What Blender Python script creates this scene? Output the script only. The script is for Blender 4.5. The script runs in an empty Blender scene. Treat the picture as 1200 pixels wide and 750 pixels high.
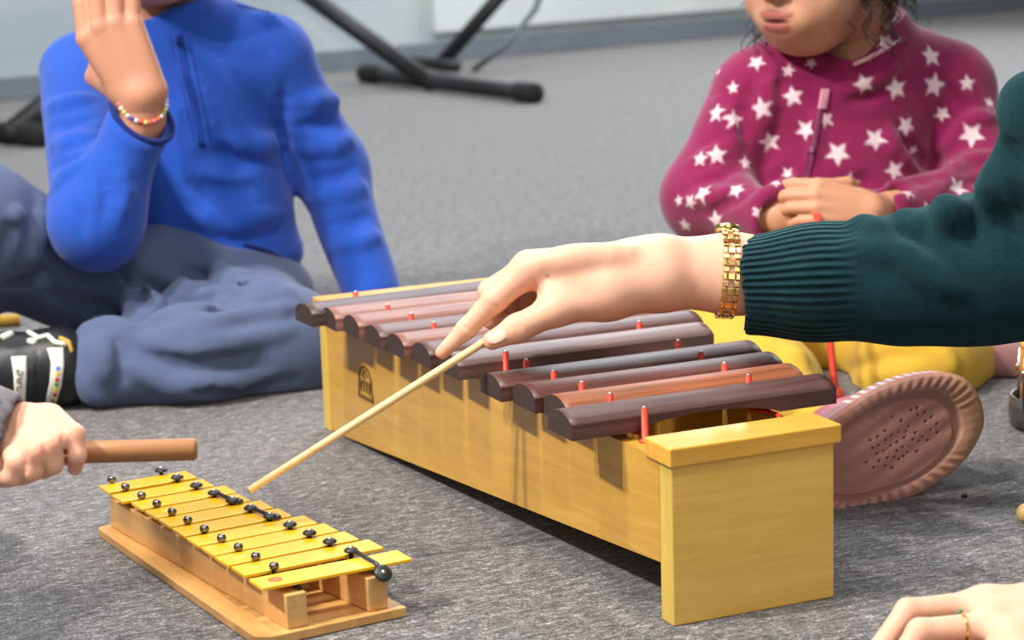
import bpy, bmesh, math, random
import numpy as np
from mathutils import Vector, Matrix
random.seed(7); rng = np.random.default_rng(7)
S = bpy.context.scene
COL = S.collection
S.view_settings.view_transform = 'Standard'
S.view_settings.look = 'None'

# ------------------------------------------------------------------ camera
FPX, PITCH, ROLL, CAMH = 2500.0, math.radians(11.51), math.radians(-1.80), 0.5913
CPT, SPT = math.cos(PITCH), math.sin(PITCH)
CRL, SRL = math.cos(ROLL), math.sin(ROLL)
right0, up0, fwd = Vector((1,0,0)), Vector((0,SPT,CPT)), Vector((0,CPT,-SPT))
cam_d = bpy.data.cameras.new('camera'); cam = bpy.data.objects.new('camera', cam_d); COL.objects.link(cam)
rr = right0*CRL + up0*SRL; uu = up0*CRL - right0*SRL
# pixel (u,v): offsets rotate by ROLL, see ray()
cam.matrix_world = Matrix(((rr.x,uu.x,-fwd.x,0),(rr.y,uu.y,-fwd.y,0),(rr.z,uu.z,-fwd.z,CAMH),(0,0,0,1)))
cam_d.sensor_width = 36; cam_d.lens = FPX*36/1200; cam_d.clip_start = .05
cam_d.dof.use_dof = True; cam_d.dof.focus_distance = 1.86; cam_d.dof.aperture_fstop = 8.0
S.camera = cam
CO = np.array([0,0,CAMH])

def ray(u, v):
    du, dv = u-600., v-375.
    a = du*CRL+dv*SRL; b = -du*SRL+dv*CRL
    a /= FPX; b /= -FPX
    return np.array([a, CPT+b*SPT, -SPT+b*CPT])
def AT(u, v, Y):
    d = ray(u, v); return CO + d*(Y/d[1])
def GND(u, v, z=0.):
    d = ray(u, v); return CO + d*((z-CAMH)/d[2])
def project(P):
    Q = np.asarray(P, float)-CO
    y = Q[...,1]*CPT-Q[...,2]*SPT; z = Q[...,1]*SPT+Q[...,2]*CPT
    a = FPX*Q[...,0]/y; b = -FPX*z/y
    return 600+a*CRL-b*SRL, 375+a*SRL+b*CRL
def M(px, Y): return px*Y/FPX        # pixels to metres at depth Y

# ------------------------------------------------------------------ materials
def srgb(r, g, b):
    f = lambda c: (c/255/12.92) if c/255 <= .04045 else ((c/255+.055)/1.055)**2.4
    return (f(r), f(g), f(b), 1)
class NT:
    def __init__(s, name):
        s.m = bpy.data.materials.new(name); s.m.use_nodes = True; s.t = s.m.node_tree
        s.b = s.t.nodes['Principled BSDF']
    def n(s, typ, **kw):
        o = s.t.nodes.new(typ)
        for k, v in kw.items():
            if k.startswith('i_'): o.inputs[k[2:].replace('_', ' ')].default_value = v
            else: setattr(o, k, v)
        return o
    def l(s, a, b): s.t.links.new(a, b)
    def coord(s, scale=(1,1,1), kind='Object', rot=(0,0,0)):
        c = s.n('ShaderNodeTexCoord'); mp = s.n('ShaderNodeMapping')
        mp.inputs['Scale'].default_value = scale; mp.inputs['Rotation'].default_value = rot
        s.l(c.outputs[kind], mp.inputs['Vector']); return mp.outputs['Vector']
    def noise(s, vec, scale, detail=3, rough=.55, dist=0):
        o = s.n('ShaderNodeTexNoise'); o.inputs['Scale'].default_value = scale
        o.inputs['Detail'].default_value = detail; o.inputs['Roughness'].default_value = rough
        o.inputs['Distortion'].default_value = dist
        s.l(vec, o.inputs['Vector']); return o.outputs['Fac']
    def ramp(s, fac, stops):
        r = s.n('ShaderNodeValToRGB'); e = r.color_ramp.elements
        while len(e) < len(stops): e.new(.5)
        for k, (p, c) in enumerate(stops): e[k].position = p; e[k].color = c
        s.l(fac, r.inputs['Fac']); return r.outputs['Color']
    def mix(s, fac, a, b, mode='MIX'):
        o = s.n('ShaderNodeMix', data_type='RGBA', blend_type=mode)
        for v, i in ((fac, 0), (a, 6), (b, 7)):
            if hasattr(v, 'links'): s.l(v, o.inputs[i])
            else: o.inputs[i].default_value = v
        return o.outputs[2]
    def math(s, op, a, b=0.):
        o = s.n('ShaderNodeMath', operation=op)
        for v, i in ((a, 0), (b, 1)):
            if hasattr(v, 'links'): s.l(v, o.inputs[i])
            else: o.inputs[i].default_value = v
        return o.outputs[0]
    def attr(s, name, out='Color'):
        return s.n('ShaderNodeAttribute', attribute_name=name).outputs[out]
    def base(s, v):
        if hasattr(v, 'links'): s.l(v, s.b.inputs['Base Color'])
        else: s.b.inputs['Base Color'].default_value = v
    def bump(s, h, strength=.3, dist=.002):
        o = s.n('ShaderNodeBump'); o.inputs['Strength'].default_value = strength; o.inputs['Distance'].default_value = dist
        s.l(h, o.inputs['Height']); s.l(o.outputs['Normal'], s.b.inputs['Normal'])
    def set(s, **kw):
        for k, v in kw.items(): s.b.inputs[k.replace('_', ' ')].default_value = v
        return s

def plain(name, col, rough=.5, metal=0., vary=.12, scale=60, **kw):
    t = NT(name); v = t.coord()
    f = t.noise(v, scale, 4)
    d = tuple(c*(1-vary) for c in col[:3])+(1,); e = tuple(min(1, c*(1+vary)) for c in col[:3])+(1,)
    t.base(t.ramp(f, [(.3, d), (.7, e)])); t.set(Roughness=rough, Metallic=metal, **kw)
    return t.m
def wood(name, light, dark, stretch=(3, 40, 40), rough=.4, coat=.0, spec=.5, kind='Object', amount=1.):
    t = NT(name); v = t.coord(stretch, kind)
    f = t.noise(v, 2.2, 6, .62, .6); g = t.noise(v, 11, 3, .6)
    c = t.ramp(f, [(.25, dark), (.5, tuple((a+b)/2 for a, b in zip(light, dark))), (.72, light)])
    c2 = t.mix(t.math('MULTIPLY', g, .35*amount), c, dark)
    t.base(c2); t.set(Roughness=rough, Coat_Weight=coat, Coat_Roughness=.15); t.b.inputs['Specular IOR Level'].default_value = spec
    t.bump(g, .08, .001)
    return t.m
def cloth(name, col, rough=.95, fuzz=900, sheen=.35, vary=.12, bump=.35, colattr=None, big=14, dist=.0012):
    t = NT(name); v = t.coord()
    f = t.noise(v, fuzz, 3, .7); b = t.noise(v, big, 3)
    if colattr: base = t.attr(colattr)
    else: base = col
    hi = t.mix(1., base, (1+vary,)*3+(1,), 'MULTIPLY'); lo = t.mix(1., base, (1-vary,)*3+(1,), 'MULTIPLY')
    c = t.mix(f, lo, hi)
    c = t.mix(t.math('MULTIPLY', b, .25), c, lo)
    t.base(c); t.set(Roughness=rough, Sheen_Weight=sheen, Sheen_Roughness=.5); t.b.inputs['Specular IOR Level'].default_value = .15
    t.b.inputs['Sheen Tint'].default_value = tuple(min(1, .45+.55*x) for x in (col[:3] if col else (1,1,1)))+(1,)
    t.bump(f, bump, dist)
    return t.m
def skin(name):
    t = NT(name); v = t.coord()
    f = t.noise(v, 45, 4); g = t.noise(v, 700, 2)
    base = t.attr('Col')
    c = t.mix(t.math('MULTIPLY', f, .22), base, t.mix(1., base, (.93, .72, .64, 1), 'MULTIPLY'))
    t.base(c); t.set(Roughness=.5, Subsurface_Weight=.18, Subsurface_Scale=.006)
    t.b.inputs['Subsurface Radius'].default_value = (1, .35, .2); t.b.inputs['Specular IOR Level'].default_value = .3
    t.bump(g, .06, .0006)
    return t.m

# ------------------------------------------------------------------ object helpers
def tag(o, label=None, cat=None, group=None, kind=None):
    for k, v in (('label', label), ('category', cat), ('group', group), ('kind', kind)):
        if v: o[k] = v
    return o
def empty(name, loc, label, cat, group=None, rz=0.):
    o = bpy.data.objects.new(name, None); COL.objects.link(o); o.location = [float(x) for x in loc]
    o.rotation_euler = (0, 0, rz); o.empty_display_size = .05
    return tag(o, label, cat, group)
def put(o, parent):
    """parent keeping world coordinates of the mesh"""
    if parent is not None:
        o.parent = parent
        def world(q):
            b = Matrix.LocRotScale(q.location, q.rotation_euler, q.scale)
            return b if q.parent is None else world(q.parent) @ q.matrix_parent_inverse @ b
        lm = world(parent)
        o.matrix_parent_inverse = lm.inverted()
    return o
def obj_bm(name, bm, mats, parent=None, smooth=False, local=False):
    me = bpy.data.meshes.new(name); bm.normal_update(); bm.to_mesh(me); bm.free()
    for m in (mats if isinstance(mats, (list, tuple)) else [mats]): me.materials.append(m)
    if smooth: me.polygons.foreach_set('use_smooth', [True]*len(me.polygons))
    o = bpy.data.objects.new(name, me); COL.objects.link(o)
    if parent is not None:
        if local: o.parent = parent
        else: put(o, parent)
    return o
def mesh_np(name, V, F, mat, parent=None, smooth=True, attrs=None):
    me = bpy.data.meshes.new(name)
    me.vertices.add(len(V)); me.vertices.foreach_set('co', np.ascontiguousarray(V, np.float32).ravel())
    k = F.shape[1]
    me.loops.add(F.size); me.loops.foreach_set('vertex_index', np.ascontiguousarray(F, np.int32).ravel())
    me.polygons.add(len(F)); me.polygons.foreach_set('loop_start', np.arange(0, F.size, k, dtype=np.int32))
    me.update(calc_edges=True); me.validate()
    me.polygons.foreach_set('use_smooth', [smooth]*len(me.polygons))
    for nm, arr in (attrs or {}).items():
        if arr.ndim == 2:
            a = me.color_attributes.new(nm, 'FLOAT_COLOR', 'POINT')
            if arr.shape[1] == 3: arr = np.concatenate([arr, np.ones((len(arr), 1))], 1)
            a.data.foreach_set('color', np.ascontiguousarray(arr, np.float32).ravel())
        else:
            a = me.attributes.new(nm, 'FLOAT', 'POINT'); a.data.foreach_set('value', np.ascontiguousarray(arr, np.float32))
    me.materials.append(mat)
    o = bpy.data.objects.new(name, me); COL.objects.link(o)
    return put(o, parent)

def add_box(bm, c, s, rot=None, bev=0., mi=0):
    """box with centre c, full size s, optional 3x3 rotation, bevelled edges"""
    m = Matrix.Translation(Vector(c)) @ (rot.to_4x4() if rot is not None else Matrix()) @ Matrix.Diagonal((s[0], s[1], s[2], 1))
    r = bmesh.ops.create_cube(bm, size=1, matrix=m)
    fs = {f for v in r['verts'] for f in v.link_faces}
    for f in fs: f.material_index = mi
    if bev:
        es = list({e for v in r['verts'] for e in v.link_edges})
        bmesh.ops.bevel(bm, geom=es, offset=bev, segments=2, affect='EDGES', profile=.5)
def add_hexa(bm, bot, top, bev=0., mi=0):
    vs = [bm.verts.new([float(x) for x in p]) for p in list(bot)+list(top)]
    n = len(bot); fs = [bm.faces.new(vs[:n][::-1]), bm.faces.new(vs[n:])]
    for i in range(n):
        j = (i+1) % n; fs.append(bm.faces.new((vs[i], vs[j], vs[n+j], vs[n+i])))
    for f in fs: f.material_index = mi
    bmesh.ops.recalc_face_normals(bm, faces=fs)
    if bev:
        es = list({e for f in fs for e in f.edges})
        bmesh.ops.bevel(bm, geom=es, offset=bev, segments=2, affect='EDGES', profile=.5)
def frames(pts):
    pts = [Vector([float(c) for c in p]) for p in pts]; out = []
    up = None
    for i, p in enumerate(pts):
        t = (pts[min(i+1, len(pts)-1)]-pts[max(i-1, 0)]).normalized()
        if up is None: up = t.orthogonal().normalized()
        up = (up-t*up.dot(t)).normalized(); out.append((p, t, up, t.cross(up)))
    return out
def add_tube(bm, pts, rad, seg=12, cap=True, mi=0, smooth=True, flat=1.):
    fr = frames(pts); rings = []
    rad = rad if hasattr(rad, '__len__') else [rad]*len(fr)
    for (p, t, a, b), r in zip(fr, rad):
        rings.append([bm.verts.new(p+(a*math.cos(2*math.pi*k/seg)+b*math.sin(2*math.pi*k/seg)*flat)*r) for k in range(seg)])
    for r0, r1 in zip(rings, rings[1:]):
        for k in range(seg):
            f = bm.faces.new((r0[k], r0[(k+1) % seg], r1[(k+1) % seg], r1[k])); f.smooth = smooth; f.material_index = mi
    if cap:
        for r, s in ((rings[0], -1), (rings[-1], 1)):
            f = bm.faces.new(r[::s]); f.material_index = mi
def add_lathe(bm, prof, c, seg=24, rot=None, mi=0, smooth=True):
    """prof: (radius, z) from bottom to top"""
    c = Vector([float(x) for x in c]); rot = rot or Matrix.Identity(3); rings = []
    for r, z in prof:
        if r < 1e-6: rings.append([bm.verts.new(c+rot @ Vector((0, 0, z)))])
        else: rings.append([bm.verts.new(c+rot @ Vector((r*math.cos(2*math.pi*k/seg), r*math.sin(2*math.pi*k/seg), z))) for k in range(seg)])
    for r0, r1 in zip(rings, rings[1:]):
        for k in range(seg):
            j = (k+1) % seg
            if len(r0) == 1 and len(r1) == 1: continue
            if len(r0) == 1: f = bm.faces.new((r0[0], r1[j], r1[k]))
            elif len(r1) == 1: f = bm.faces.new((r0[k], r0[j], r1[0]))
            else: f = bm.faces.new((r0[k], r0[j], r1[j], r1[k]))
            f.smooth = smooth; f.material_index = mi

# ------------------------------------------------------------------ signed distance bodies
def smin(a, b, k):
    if k <= 0: return np.minimum(a, b)
    h = np.maximum(k-np.abs(a-b), 0)/k
    return np.minimum(a, b)-h*h*k*.25
class Field:
    def __init__(s): s.ops = []
    def copy(s): f = Field(); f.ops = list(s.ops); return f
    def cone(s, a, b, ra, rb=None, k=.01, mode='u', grow=0.):
        rb = ra if rb is None else rb
        a = np.asarray(a, float); b = np.asarray(b, float); ra += grow; rb += grow
        d = b-a; L = max(float(d @ d), 1e-12)
        def fn(x, y, z):
            t = np.clip(((x-a[0])*d[0]+(y-a[1])*d[1]+(z-a[2])*d[2])/L, 0, 1)
            return np.sqrt((x-a[0]-t*d[0])**2+(y-a[1]-t*d[1])**2+(z-a[2]-t*d[2])**2)-(ra+(rb-ra)*t)
        R = max(ra, rb); s.ops.append((mode, fn, np.minimum(a, b)-R, np.maximum(a, b)+R, k)); return s
    def chain(s, pts, rads, k=.01, mode='u', grow=0.):
        for i in range(len(pts)-1): s.cone(pts[i], pts[i+1], rads[i], rads[i+1], k, mode, grow)
        return s
    def ell(s, c, r, R=None, k=.01, mode='u', grow=0.):
        c = np.asarray(c, float); r = np.asarray(r, float)+grow; R = np.eye(3) if R is None else np.asarray(R, float)  # columns = axes
        def fn(x, y, z):
            q = [(x-c[0])*R[0, i]+(y-c[1])*R[1, i]+(z-c[2])*R[2, i] for i in range(3)]
            k0 = np.sqrt(sum((q[i]/r[i])**2 for i in range(3))); k1 = np.sqrt(sum((q[i]/r[i]**2)**2 for i in range(3)))
            return k0*(k0-1)/np.maximum(k1, 1e-6)
        e = np.sqrt(sum((R[:, i]*r[i])**2 for i in range(3)))
        s.ops.append((mode, fn, c-e, c+e, k)); return s
    def plane(s, p, n, k=.004):
        """keep the side the normal points away from"""
        p = np.asarray(p, float); n = np.asarray(n, float); n = n/np.linalg.norm(n)
        s.ops.append(('i', lambda x, y, z: (x-p[0])*n[0]+(y-p[1])*n[1]+(z-p[2])*n[2], None, None, k)); return s
    def cut(s, p, n, R, k=.004):
        """remove a ball-limited half space: a clean end across one limb"""
        p = np.asarray(p, float); n = norm(n)
        s.ops.append(('s', lambda x, y, z: np.maximum(-((x-p[0])*n[0]+(y-p[1])*n[1]+(z-p[2])*n[2]), np.sqrt((x-p[0])**2+(y-p[1])**2+(z-p[2])**2)-R), p-R, p+R, k)); return s
    def apply(s, D, x, y, z, op):
        mode, fn, lo, hi, k = op
        if mode == 'u': return smin(D, fn(x, y, z), k)
        if mode == 's': return -smin(-D, fn(x, y, z), k)
        return -smin(-D, -fn(x, y, z), k)
    def at(s, P):
        x, y, z = P[:, 0], P[:, 1], P[:, 2]; D = np.full(len(P), 1.)
        for op in s.ops: D = s.apply(D, x, y, z, op)
        return D
    def mesh(s, h, disp=None, smooth=1, lo=None, hi=None):
        L = np.min([o[2] for o in s.ops if o[0] == 'u'], 0)-2.5*h-.004; H = np.max([o[3] for o in s.ops if o[0] == 'u'], 0)+2.5*h+.004
        if lo is not None: L = np.maximum(L, lo)
        if hi is not None: H = np.minimum(H, hi)
        n = np.ceil((H-L)/h).astype(int)+1
        ax = [(L[i]+h*np.arange(n[i])).astype(np.float32) for i in range(3)]
        D = np.full(n, 1., np.float32)
        for op in s.ops:
            if op[2] is None: i0 = np.zeros(3, int); i1 = n
            else:
                m = op[4]+3*h
                i0 = np.clip(np.floor((op[2]-m-L)/h).astype(int), 0, n); i1 = np.clip(np.ceil((op[3]+m-L)/h).astype(int)+1, 0, n)
            if np.any(i1 <= i0): continue
            sl = tuple(slice(a, b) for a, b in zip(i0, i1))
            x = ax[0][sl[0]][:, None, None]; y = ax[1][sl[1]][None, :, None]; z = ax[2][sl[2]][None, None, :]
            D[sl] = s.apply(D[sl], x, y, z, op)
        if disp is not None:
            idx = np.nonzero(np.abs(D) < .03)
            P = np.stack([ax[i][idx[i]] for i in range(3)], 1)
            D[idx] += disp(P)
        D[0] = D[-1] = 1; D[:, 0] = D[:, -1] = 1; D[:, :, 0] = D[:, :, -1] = 1
        return surface_nets(D, L, h, smooth)
def surface_nets(D, L, h, smooth=1):
    I = D < 0; nx, ny, nz = D.shape
    offs = [(i, j, k) for i in (0, 1) for j in (0, 1) for k in (0, 1)]
    cnt = np.zeros((nx-1, ny-1, nz-1), np.int8)
    for i, j, k in offs: cnt += I[i:nx-1+i, j:ny-1+j, k:nz-1+k]
    cx, cy, cz = np.nonzero((cnt > 0) & (cnt < 8))
    vals = np.stack([D[cx+i, cy+j, cz+k] for i, j, k in offs], 1)
    acc = np.zeros((len(cx), 3)); num = np.zeros(len(cx))
    for a in range(8):
        for b in range(a+1, 8):
            if sum(abs(p-q) for p, q in zip(offs[a], offs[b])) != 1: continue
            va, vb = vals[:, a], vals[:, b]; m = (va < 0) != (vb < 0)
            t = va[m]/(va[m]-vb[m])
            acc[m] += np.array(offs[a])+t[:, None]*(np.array(offs[b])-np.array(offs[a])); num[m] += 1
    V = (np.stack([cx, cy, cz], 1)+acc/num[:, None])*h+L
    vid = np.full(cnt.shape, -1, np.int32); vid[cx, cy, cz] = np.arange(len(cx))
    F = []
    for ax in range(3):
        A = [slice(1, -1)]*3; A[ax] = slice(0, -1); B = list(A); B[ax] = slice(1, None)
        a = I[tuple(A)]; b = I[tuple(B)]; i, j, k = np.nonzero(a != b)
        s = a[i, j, k]; p = [i, j, k]
        for q in range(3):
            if q != ax: p[q] = p[q]+1
        u, w = (ax+1) % 3, (ax+2) % 3
        def g(du, dw):
            q = [c.copy() for c in p]; q[u] -= du; q[w] -= dw; return vid[q[0], q[1], q[2]]
        Q = np.stack([g(1, 1), g(0, 1), g(0, 0), g(1, 0)], 1)
        Q[~s] = Q[~s][:, ::-1]; F.append(Q)
    F = np.concatenate(F); F = F[(F >= 0).all(1)]
    for _ in range(smooth):
        S_ = np.zeros_like(V); c = np.zeros(len(V))
        for a, b in ((0, 1), (1, 2), (2, 3), (3, 0)):
            for p, q in ((a, b), (b, a)):
                for d in range(3): S_[:, d] += np.bincount(F[:, p], V[F[:, q], d], len(V))
                c += np.bincount(F[:, p], minlength=len(V))
        V = V*.5+.5*S_/np.maximum(c, 1)[:, None]
    return V, F
def vnormals(V, F):
    n = np.cross(V[F[:, 2]]-V[F[:, 0]], V[F[:, 3]]-V[F[:, 1]]); N = np.zeros_like(V)
    for k in range(4):
        for d in range(3): N[:, d] += np.bincount(F[:, k], n[:, d], len(V))
    return N/np.maximum(np.linalg.norm(N, axis=1), 1e-12)[:, None]
def join(parts):
    V = []; F = []; o = 0
    for v, f in parts: V.append(v); F.append(f+o); o += len(v)
    return np.concatenate(V), np.concatenate(F)
def hits(field, uvs, near=1.25, far=3.3, n=210):
    """points where the sight lines meet the body"""
    d = np.array([ray(u, v) for u, v in uvs]); d /= np.linalg.norm(d, axis=1)[:, None]
    ts = np.linspace(near, far, n)
    P = CO+d[:, None, :]*ts[None, :, None]
    D = field.at(P.reshape(-1, 3)).reshape(len(d), n) < 0
    ok = D.any(1); k = np.argmax(D, 1); hi = ts[k]; lo = ts[np.maximum(k-1, 0)]
    for _ in range(14):
        m = (lo+hi)/2; ins = field.at(CO+d*m[:, None]) < 0
        hi = np.where(ins, m, hi); lo = np.where(ins, lo, m)
    return CO+d*hi[:, None], ok
def folds(field, lines, k=.02):
    """cloth folds laid over the body: (points, radius px, +ridge / -groove)"""
    ref = field.copy()
    for pts, r, s in lines:
        # resample
        P = np.array(pts, float); Q = [P[0]]
        for a, b in zip(P, P[1:]):
            m = max(2, int(np.linalg.norm(b-a)/14))
            Q += [a+(b-a)*t for t in np.linspace(0, 1, m+1)[1:]]
        H, ok = hits(ref, Q); n = len(Q)
        w = np.sin(np.linspace(.25, math.pi-.25, n))
        for i in range(n-1):
            if not (ok[i] and ok[i+1]): continue
            Y = H[i][1]; R = M(r, Y)
            v = (H[i]-CO); v /= np.linalg.norm(v)
            if s > 0: field.cone(H[i]+v*R*.55, H[i+1]+v*R*.55, R*w[i], R*w[i+1], k)
            else: field.cone(H[i]-v*R*.62, H[i+1]-v*R*.62, R*w[i], R*w[i+1], k*.7, 's')
    return field
def vnoise(P, seed=0, f=1.):
    """smooth pseudo-noise"""
    r = np.random.default_rng(seed); out = 0
    for a in range(6):
        d = r.normal(size=3); d /= np.linalg.norm(d); q = r.uniform(.7, 1.5)*f
        out = out+np.sin((P @ d)*q*2*math.pi+r.uniform(0, 6.28)+1.3*np.sin((P @ r.normal(size=3))*f*2.1+r.uniform(0, 6)))
    return out/6
def norm(v): v = np.asarray(v, float); return v/np.linalg.norm(v)
# ================================================================== setting
def bgpt(u, v): return GND(u, v)
wa, wb = bgpt(0, 118), bgpt(800, 47)
wdir = norm(wb-wa); wn = np.array([wdir[1], -wdir[0], 0.])       # towards the room
t = NT('carpet'); v = t.coord((1, 1, 1)); mp_ = t.n('ShaderNodeMapping'); mp_.inputs['Scale'].default_value = (.55, 1.5, 1); t.l(t.coord((1, 1, 1), rot=(0, 0, math.radians(-24))), mp_.inputs['Vector']); vs = mp_.outputs['Vector']
f1 = t.noise(vs, 95, 3, .7, .2); f2 = t.noise(v, 430, 2, .7); f3 = t.noise(v, 5, 3); f4 = t.noise(vs, 230, 3, .8, .2)
s_ = t.math('ADD', t.math('MULTIPLY', f1, .30), t.math('ADD', t.math('MULTIPLY', f2, .34), t.math('MULTIPLY', f4, .36)))
c_ = t.ramp(s_, [(.37, srgb(18, 18, 20)), (.46, srgb(66, 65, 66)), (.54, srgb(118, 114, 112)), (.63, srgb(200, 195, 190))])
c_ = t.mix(t.math('MULTIPLY', f3, .35), c_, t.mix(1., c_, (.72, .74, .8, 1), 'MULTIPLY'))
t.base(c_); t.set(Roughness=.95, Sheen_Weight=.25, Sheen_Roughness=.5); t.b.inputs['Specular IOR Level'].default_value = .2
t.bump(s_, .5, .003); CARPET = t.m
bm = bmesh.new()
P0, P1 = wa-wdir*4, wa+wdir*9
poly = [(-4, -.6, 0), (4, -.6, 0), tuple(P1), tuple(P0)]
f = bm.faces.new([bm.verts.new(p) for p in poly]); bmesh.ops.recalc_face_normals(bm, faces=[f])
if f.normal.z < 0: f.normal_flip()
tag(obj_bm('floor', bm, CARPET), kind='structure')
t = NT('wall_paint'); v = t.coord((.5, .5, 1.6)); f = t.noise(v, 1.3, 2, .5, .4)
t.base(t.ramp(f, [(.3, srgb(170, 182, 186)), (.55, srgb(196, 204, 205)), (.75, srgb(214, 216, 208))])); t.set(Roughness=.8)
WALL = t.m
bm = bmesh.new()
a, b = wa-wdir*4, wa+wdir*9; th = wn*-.1
add_hexa(bm, [a, b, b+th, a+th], [p+np.array([0, 0, 2.6]) for p in (a, b, b+th, a+th)])
tag(obj_bm('wall_back', bm, WALL), kind='structure')
bm = bmesh.new(); o1 = wn*.018
add_hexa(bm, [a+wn*.001, b+wn*.001, b+o1, a+o1], [p+np.array([0, 0, .07]) for p in (a+wn*.001, b+wn*.001, b+o1, a+o1)], bev=.004)
tag(obj_bm('baseboard_back', bm, plain('baseboard_grey', srgb(122, 130, 136), .7)), kind='structure')
# pale skirting panels on the wall behind (low white boards)
PALE = plain('pale_panel', srgb(226, 230, 228), .55, vary=.04, scale=4)
CREAM = plain('cream_panel', srgb(222, 216, 196), .6, vary=.04, scale=4)
def wall_panel(name, u0, u1, z0, z1, mat, off=.03):
    # spans on the wall between the sight lines through two pixel columns
    def onwall(u):
        d = ray(u, 40)[:2]; A = np.array([[d[0], -wdir[0]], [d[1], -wdir[1]]]); s, q = np.linalg.solve(A, wa[:2]); return wa+wdir*q
    p, q = onwall(u0), onwall(u1); bm = bmesh.new(); o = wn*off; e = wn*.002
    add_hexa(bm, [p+e+[0, 0, z0], q+e+[0, 0, z0], q+o+[0, 0, z0], p+o+[0, 0, z0]], [p+e+[0, 0, z1], q+e+[0, 0, z1], q+o+[0, 0, z1], p+o+[0, 0, z1]], bev=.006)
    return tag(obj_bm(name, bm, mat), kind='structure')
wall_panel('trim_1', 505, 880, .10, .36, PALE)
wall_panel('trim_2', 905, 1500, .10, .9, CREAM)

# ================================================================== xylophone
XO, XY = np.array([.1229, 1.6401, 0.]), math.radians(23.32)
YEL = wood('varnished_beech', srgb(236, 184, 74), srgb(208, 150, 50), (5, 60, 60), .32, .35)
YELEND = wood('varnished_beech_end', srgb(244, 200, 100), srgb(222, 174, 76), (4, 4, 55), .34, .3)
YELEDGE = wood('pale_ply_edge', srgb(222, 190, 92), srgb(200, 164, 70), (40, 40, 6), .45, .1)
YELSIDE = wood('varnished_side', srgb(214, 168, 74), srgb(190, 140, 54), (60, 3, 50), .3, .35)
xylo = empty('xylophone', XO, 'large xylophone of dark rosewood bars on a tapered yellow wooden box', 'xylophone', rz=XY)
L = .7674
la = lambda b: -.0005-.0487*b            # outer left side of the box
ra = lambda b: .1514+.066*b              # outer right side
def X(name, bm, mat, smooth=False, parent=None): return obj_bm(name, bm, mat, parent or xylo, smooth, local=True)
T = .0215
bm = bmesh.new(); add_hexa(bm, [(0, 0, 0), (.1514, 0, 0), (.1514, T, 0), (0, T, 0)], [(0, 0, .134), (.1514, 0, .134), (.1514, T, .134), (0, T, .134)], .0012)
bm.normal_update()
for fc in bm.faces: fc.material_index = int(abs(fc.normal.x) > .9)
e1 = X('end_panel', bm, [YELEND, YELEDGE])
bm = bmesh.new(); lf, rf = la(L)+.001, ra(L)
add_hexa(bm, [(lf, L-T, 0), (rf, L-T, 0), (rf, L, 0), (lf, L, 0)], [(lf, L-T, .134), (rf, L-T, .134), (rf, L, .134), (lf, L, .134)], .0012)
X('end_panel', bm, [YELEDGE])
bm = bmesh.new(); add_hexa(bm, [(-.0035, -.005, .134), (.156, -.005, .134), (.156, .041, .134), (-.0035, .041, .134)], [(-.0035, -.005, .150), (.156, -.005, .150), (.156, .041, .150), (-.0035, .041, .150)], .0015)
X('end_cap', bm, YEL)
bm = bmesh.new(); l2, r2 = la(L)-.004, ra(L)+.005
add_hexa(bm, [(l2, L-.041, .134), (r2, L-.041, .134), (r2, L+.005, .134), (l2, L+.005, .134)], [(l2, L-.041, .150), (r2, L-.041, .150), (r2, L+.005, .150), (l2, L+.005, .150)], .0015)
X('end_cap', bm, YEL)
zb = lambda b: .050-.048*min(1, b/.72)
for s in (-1, 1):                                   # side boards, deeper at the low end
    bm = bmesh.new(); st = .013
    ins = .0016
    def side(b): return (la(b)+ins, la(b)+ins+st) if s < 0 else (ra(b)-ins-st, ra(b)-ins)
    n = 14; prev = None; rings = []
    for i in range(n+1):
        b = T+(L-2*T)*i/n; p, q = side(b)
        rings.append([bm.verts.new(c) for c in ((p, b, zb(b)), (q, b, zb(b)), (q, b, .1365), (p, b, .1365))])
    for r0, r1 in zip(rings, rings[1:]):
        for k in range(4): bm.faces.new((r0[k], r0[(k+1) % 4], r1[(k+1) % 4], r1[k]))
    bm.faces.new(rings[0]); bm.faces.new(rings[-1][::-1]); bmesh.ops.recalc_face_normals(bm, faces=bm.faces)
    X('side_panel', bm, YELSIDE)
bm = bmesh.new(); n = 10; rings = []                 # bottom board
for i in range(n+1):
    b = T+(L-2*T)*i/n
    rings.append([bm.verts.new(c) for c in ((la(b)+.014, b, zb(b)+.002), (ra(b)-.014, b, zb(b)+.002), (ra(b)-.014, b, zb(b)+.008), (la(b)+.014, b, zb(b)+.008))])
for r0, r1 in zip(rings, rings[1:]):
    for k in range(4): bm.faces.new((r0[k], r0[(k+1) % 4], r1[(k+1) % 4], r1[k]))
bm.faces.new(rings[0]); bm.faces.new(rings[-1][::-1]); bmesh.ops.recalc_face_normals(bm, faces=bm.faces)
X('bottom_panel', bm, YELSIDE)
# bars (slot list: near edge along the box, left end, right end)
BARS = [(.630, -.092, .292, (104, 80, 78)), (.606, -.0715, .285, (176, 124, 108)), (.556, -.064, .276, (172, 118, 102)), (.4945, -.063, .266, (128, 96, 90)),
        (.4425, -.058, .255, (166, 112, 94)), (.3905, -.0515, .2435, (112, 76, 70)), (.333, -.046, .2235, (136, 110, 104)),
        (.2345, -.0455, .2215, (122, 80, 68)), (.181, -.0368, .2125, (108, 62, 54)), (.130, -.030, .203, (172, 100, 64)), (.0805, -.049, .2045, (104, 74, 70))]
def rosewood(i, c):
    l = srgb(*[min(255, int(x*1.08)) for x in c]); d = srgb(*[int(x*.55) for x in c])
    m = wood('rosewood', l, d, (2.2, 55, 55), .46, .0, .42); return m
BW = .0475
ENDG = wood('rosewood_end_grain', srgb(70, 50, 48), srgb(44, 32, 32), (90, 90, 90), .7)
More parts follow.
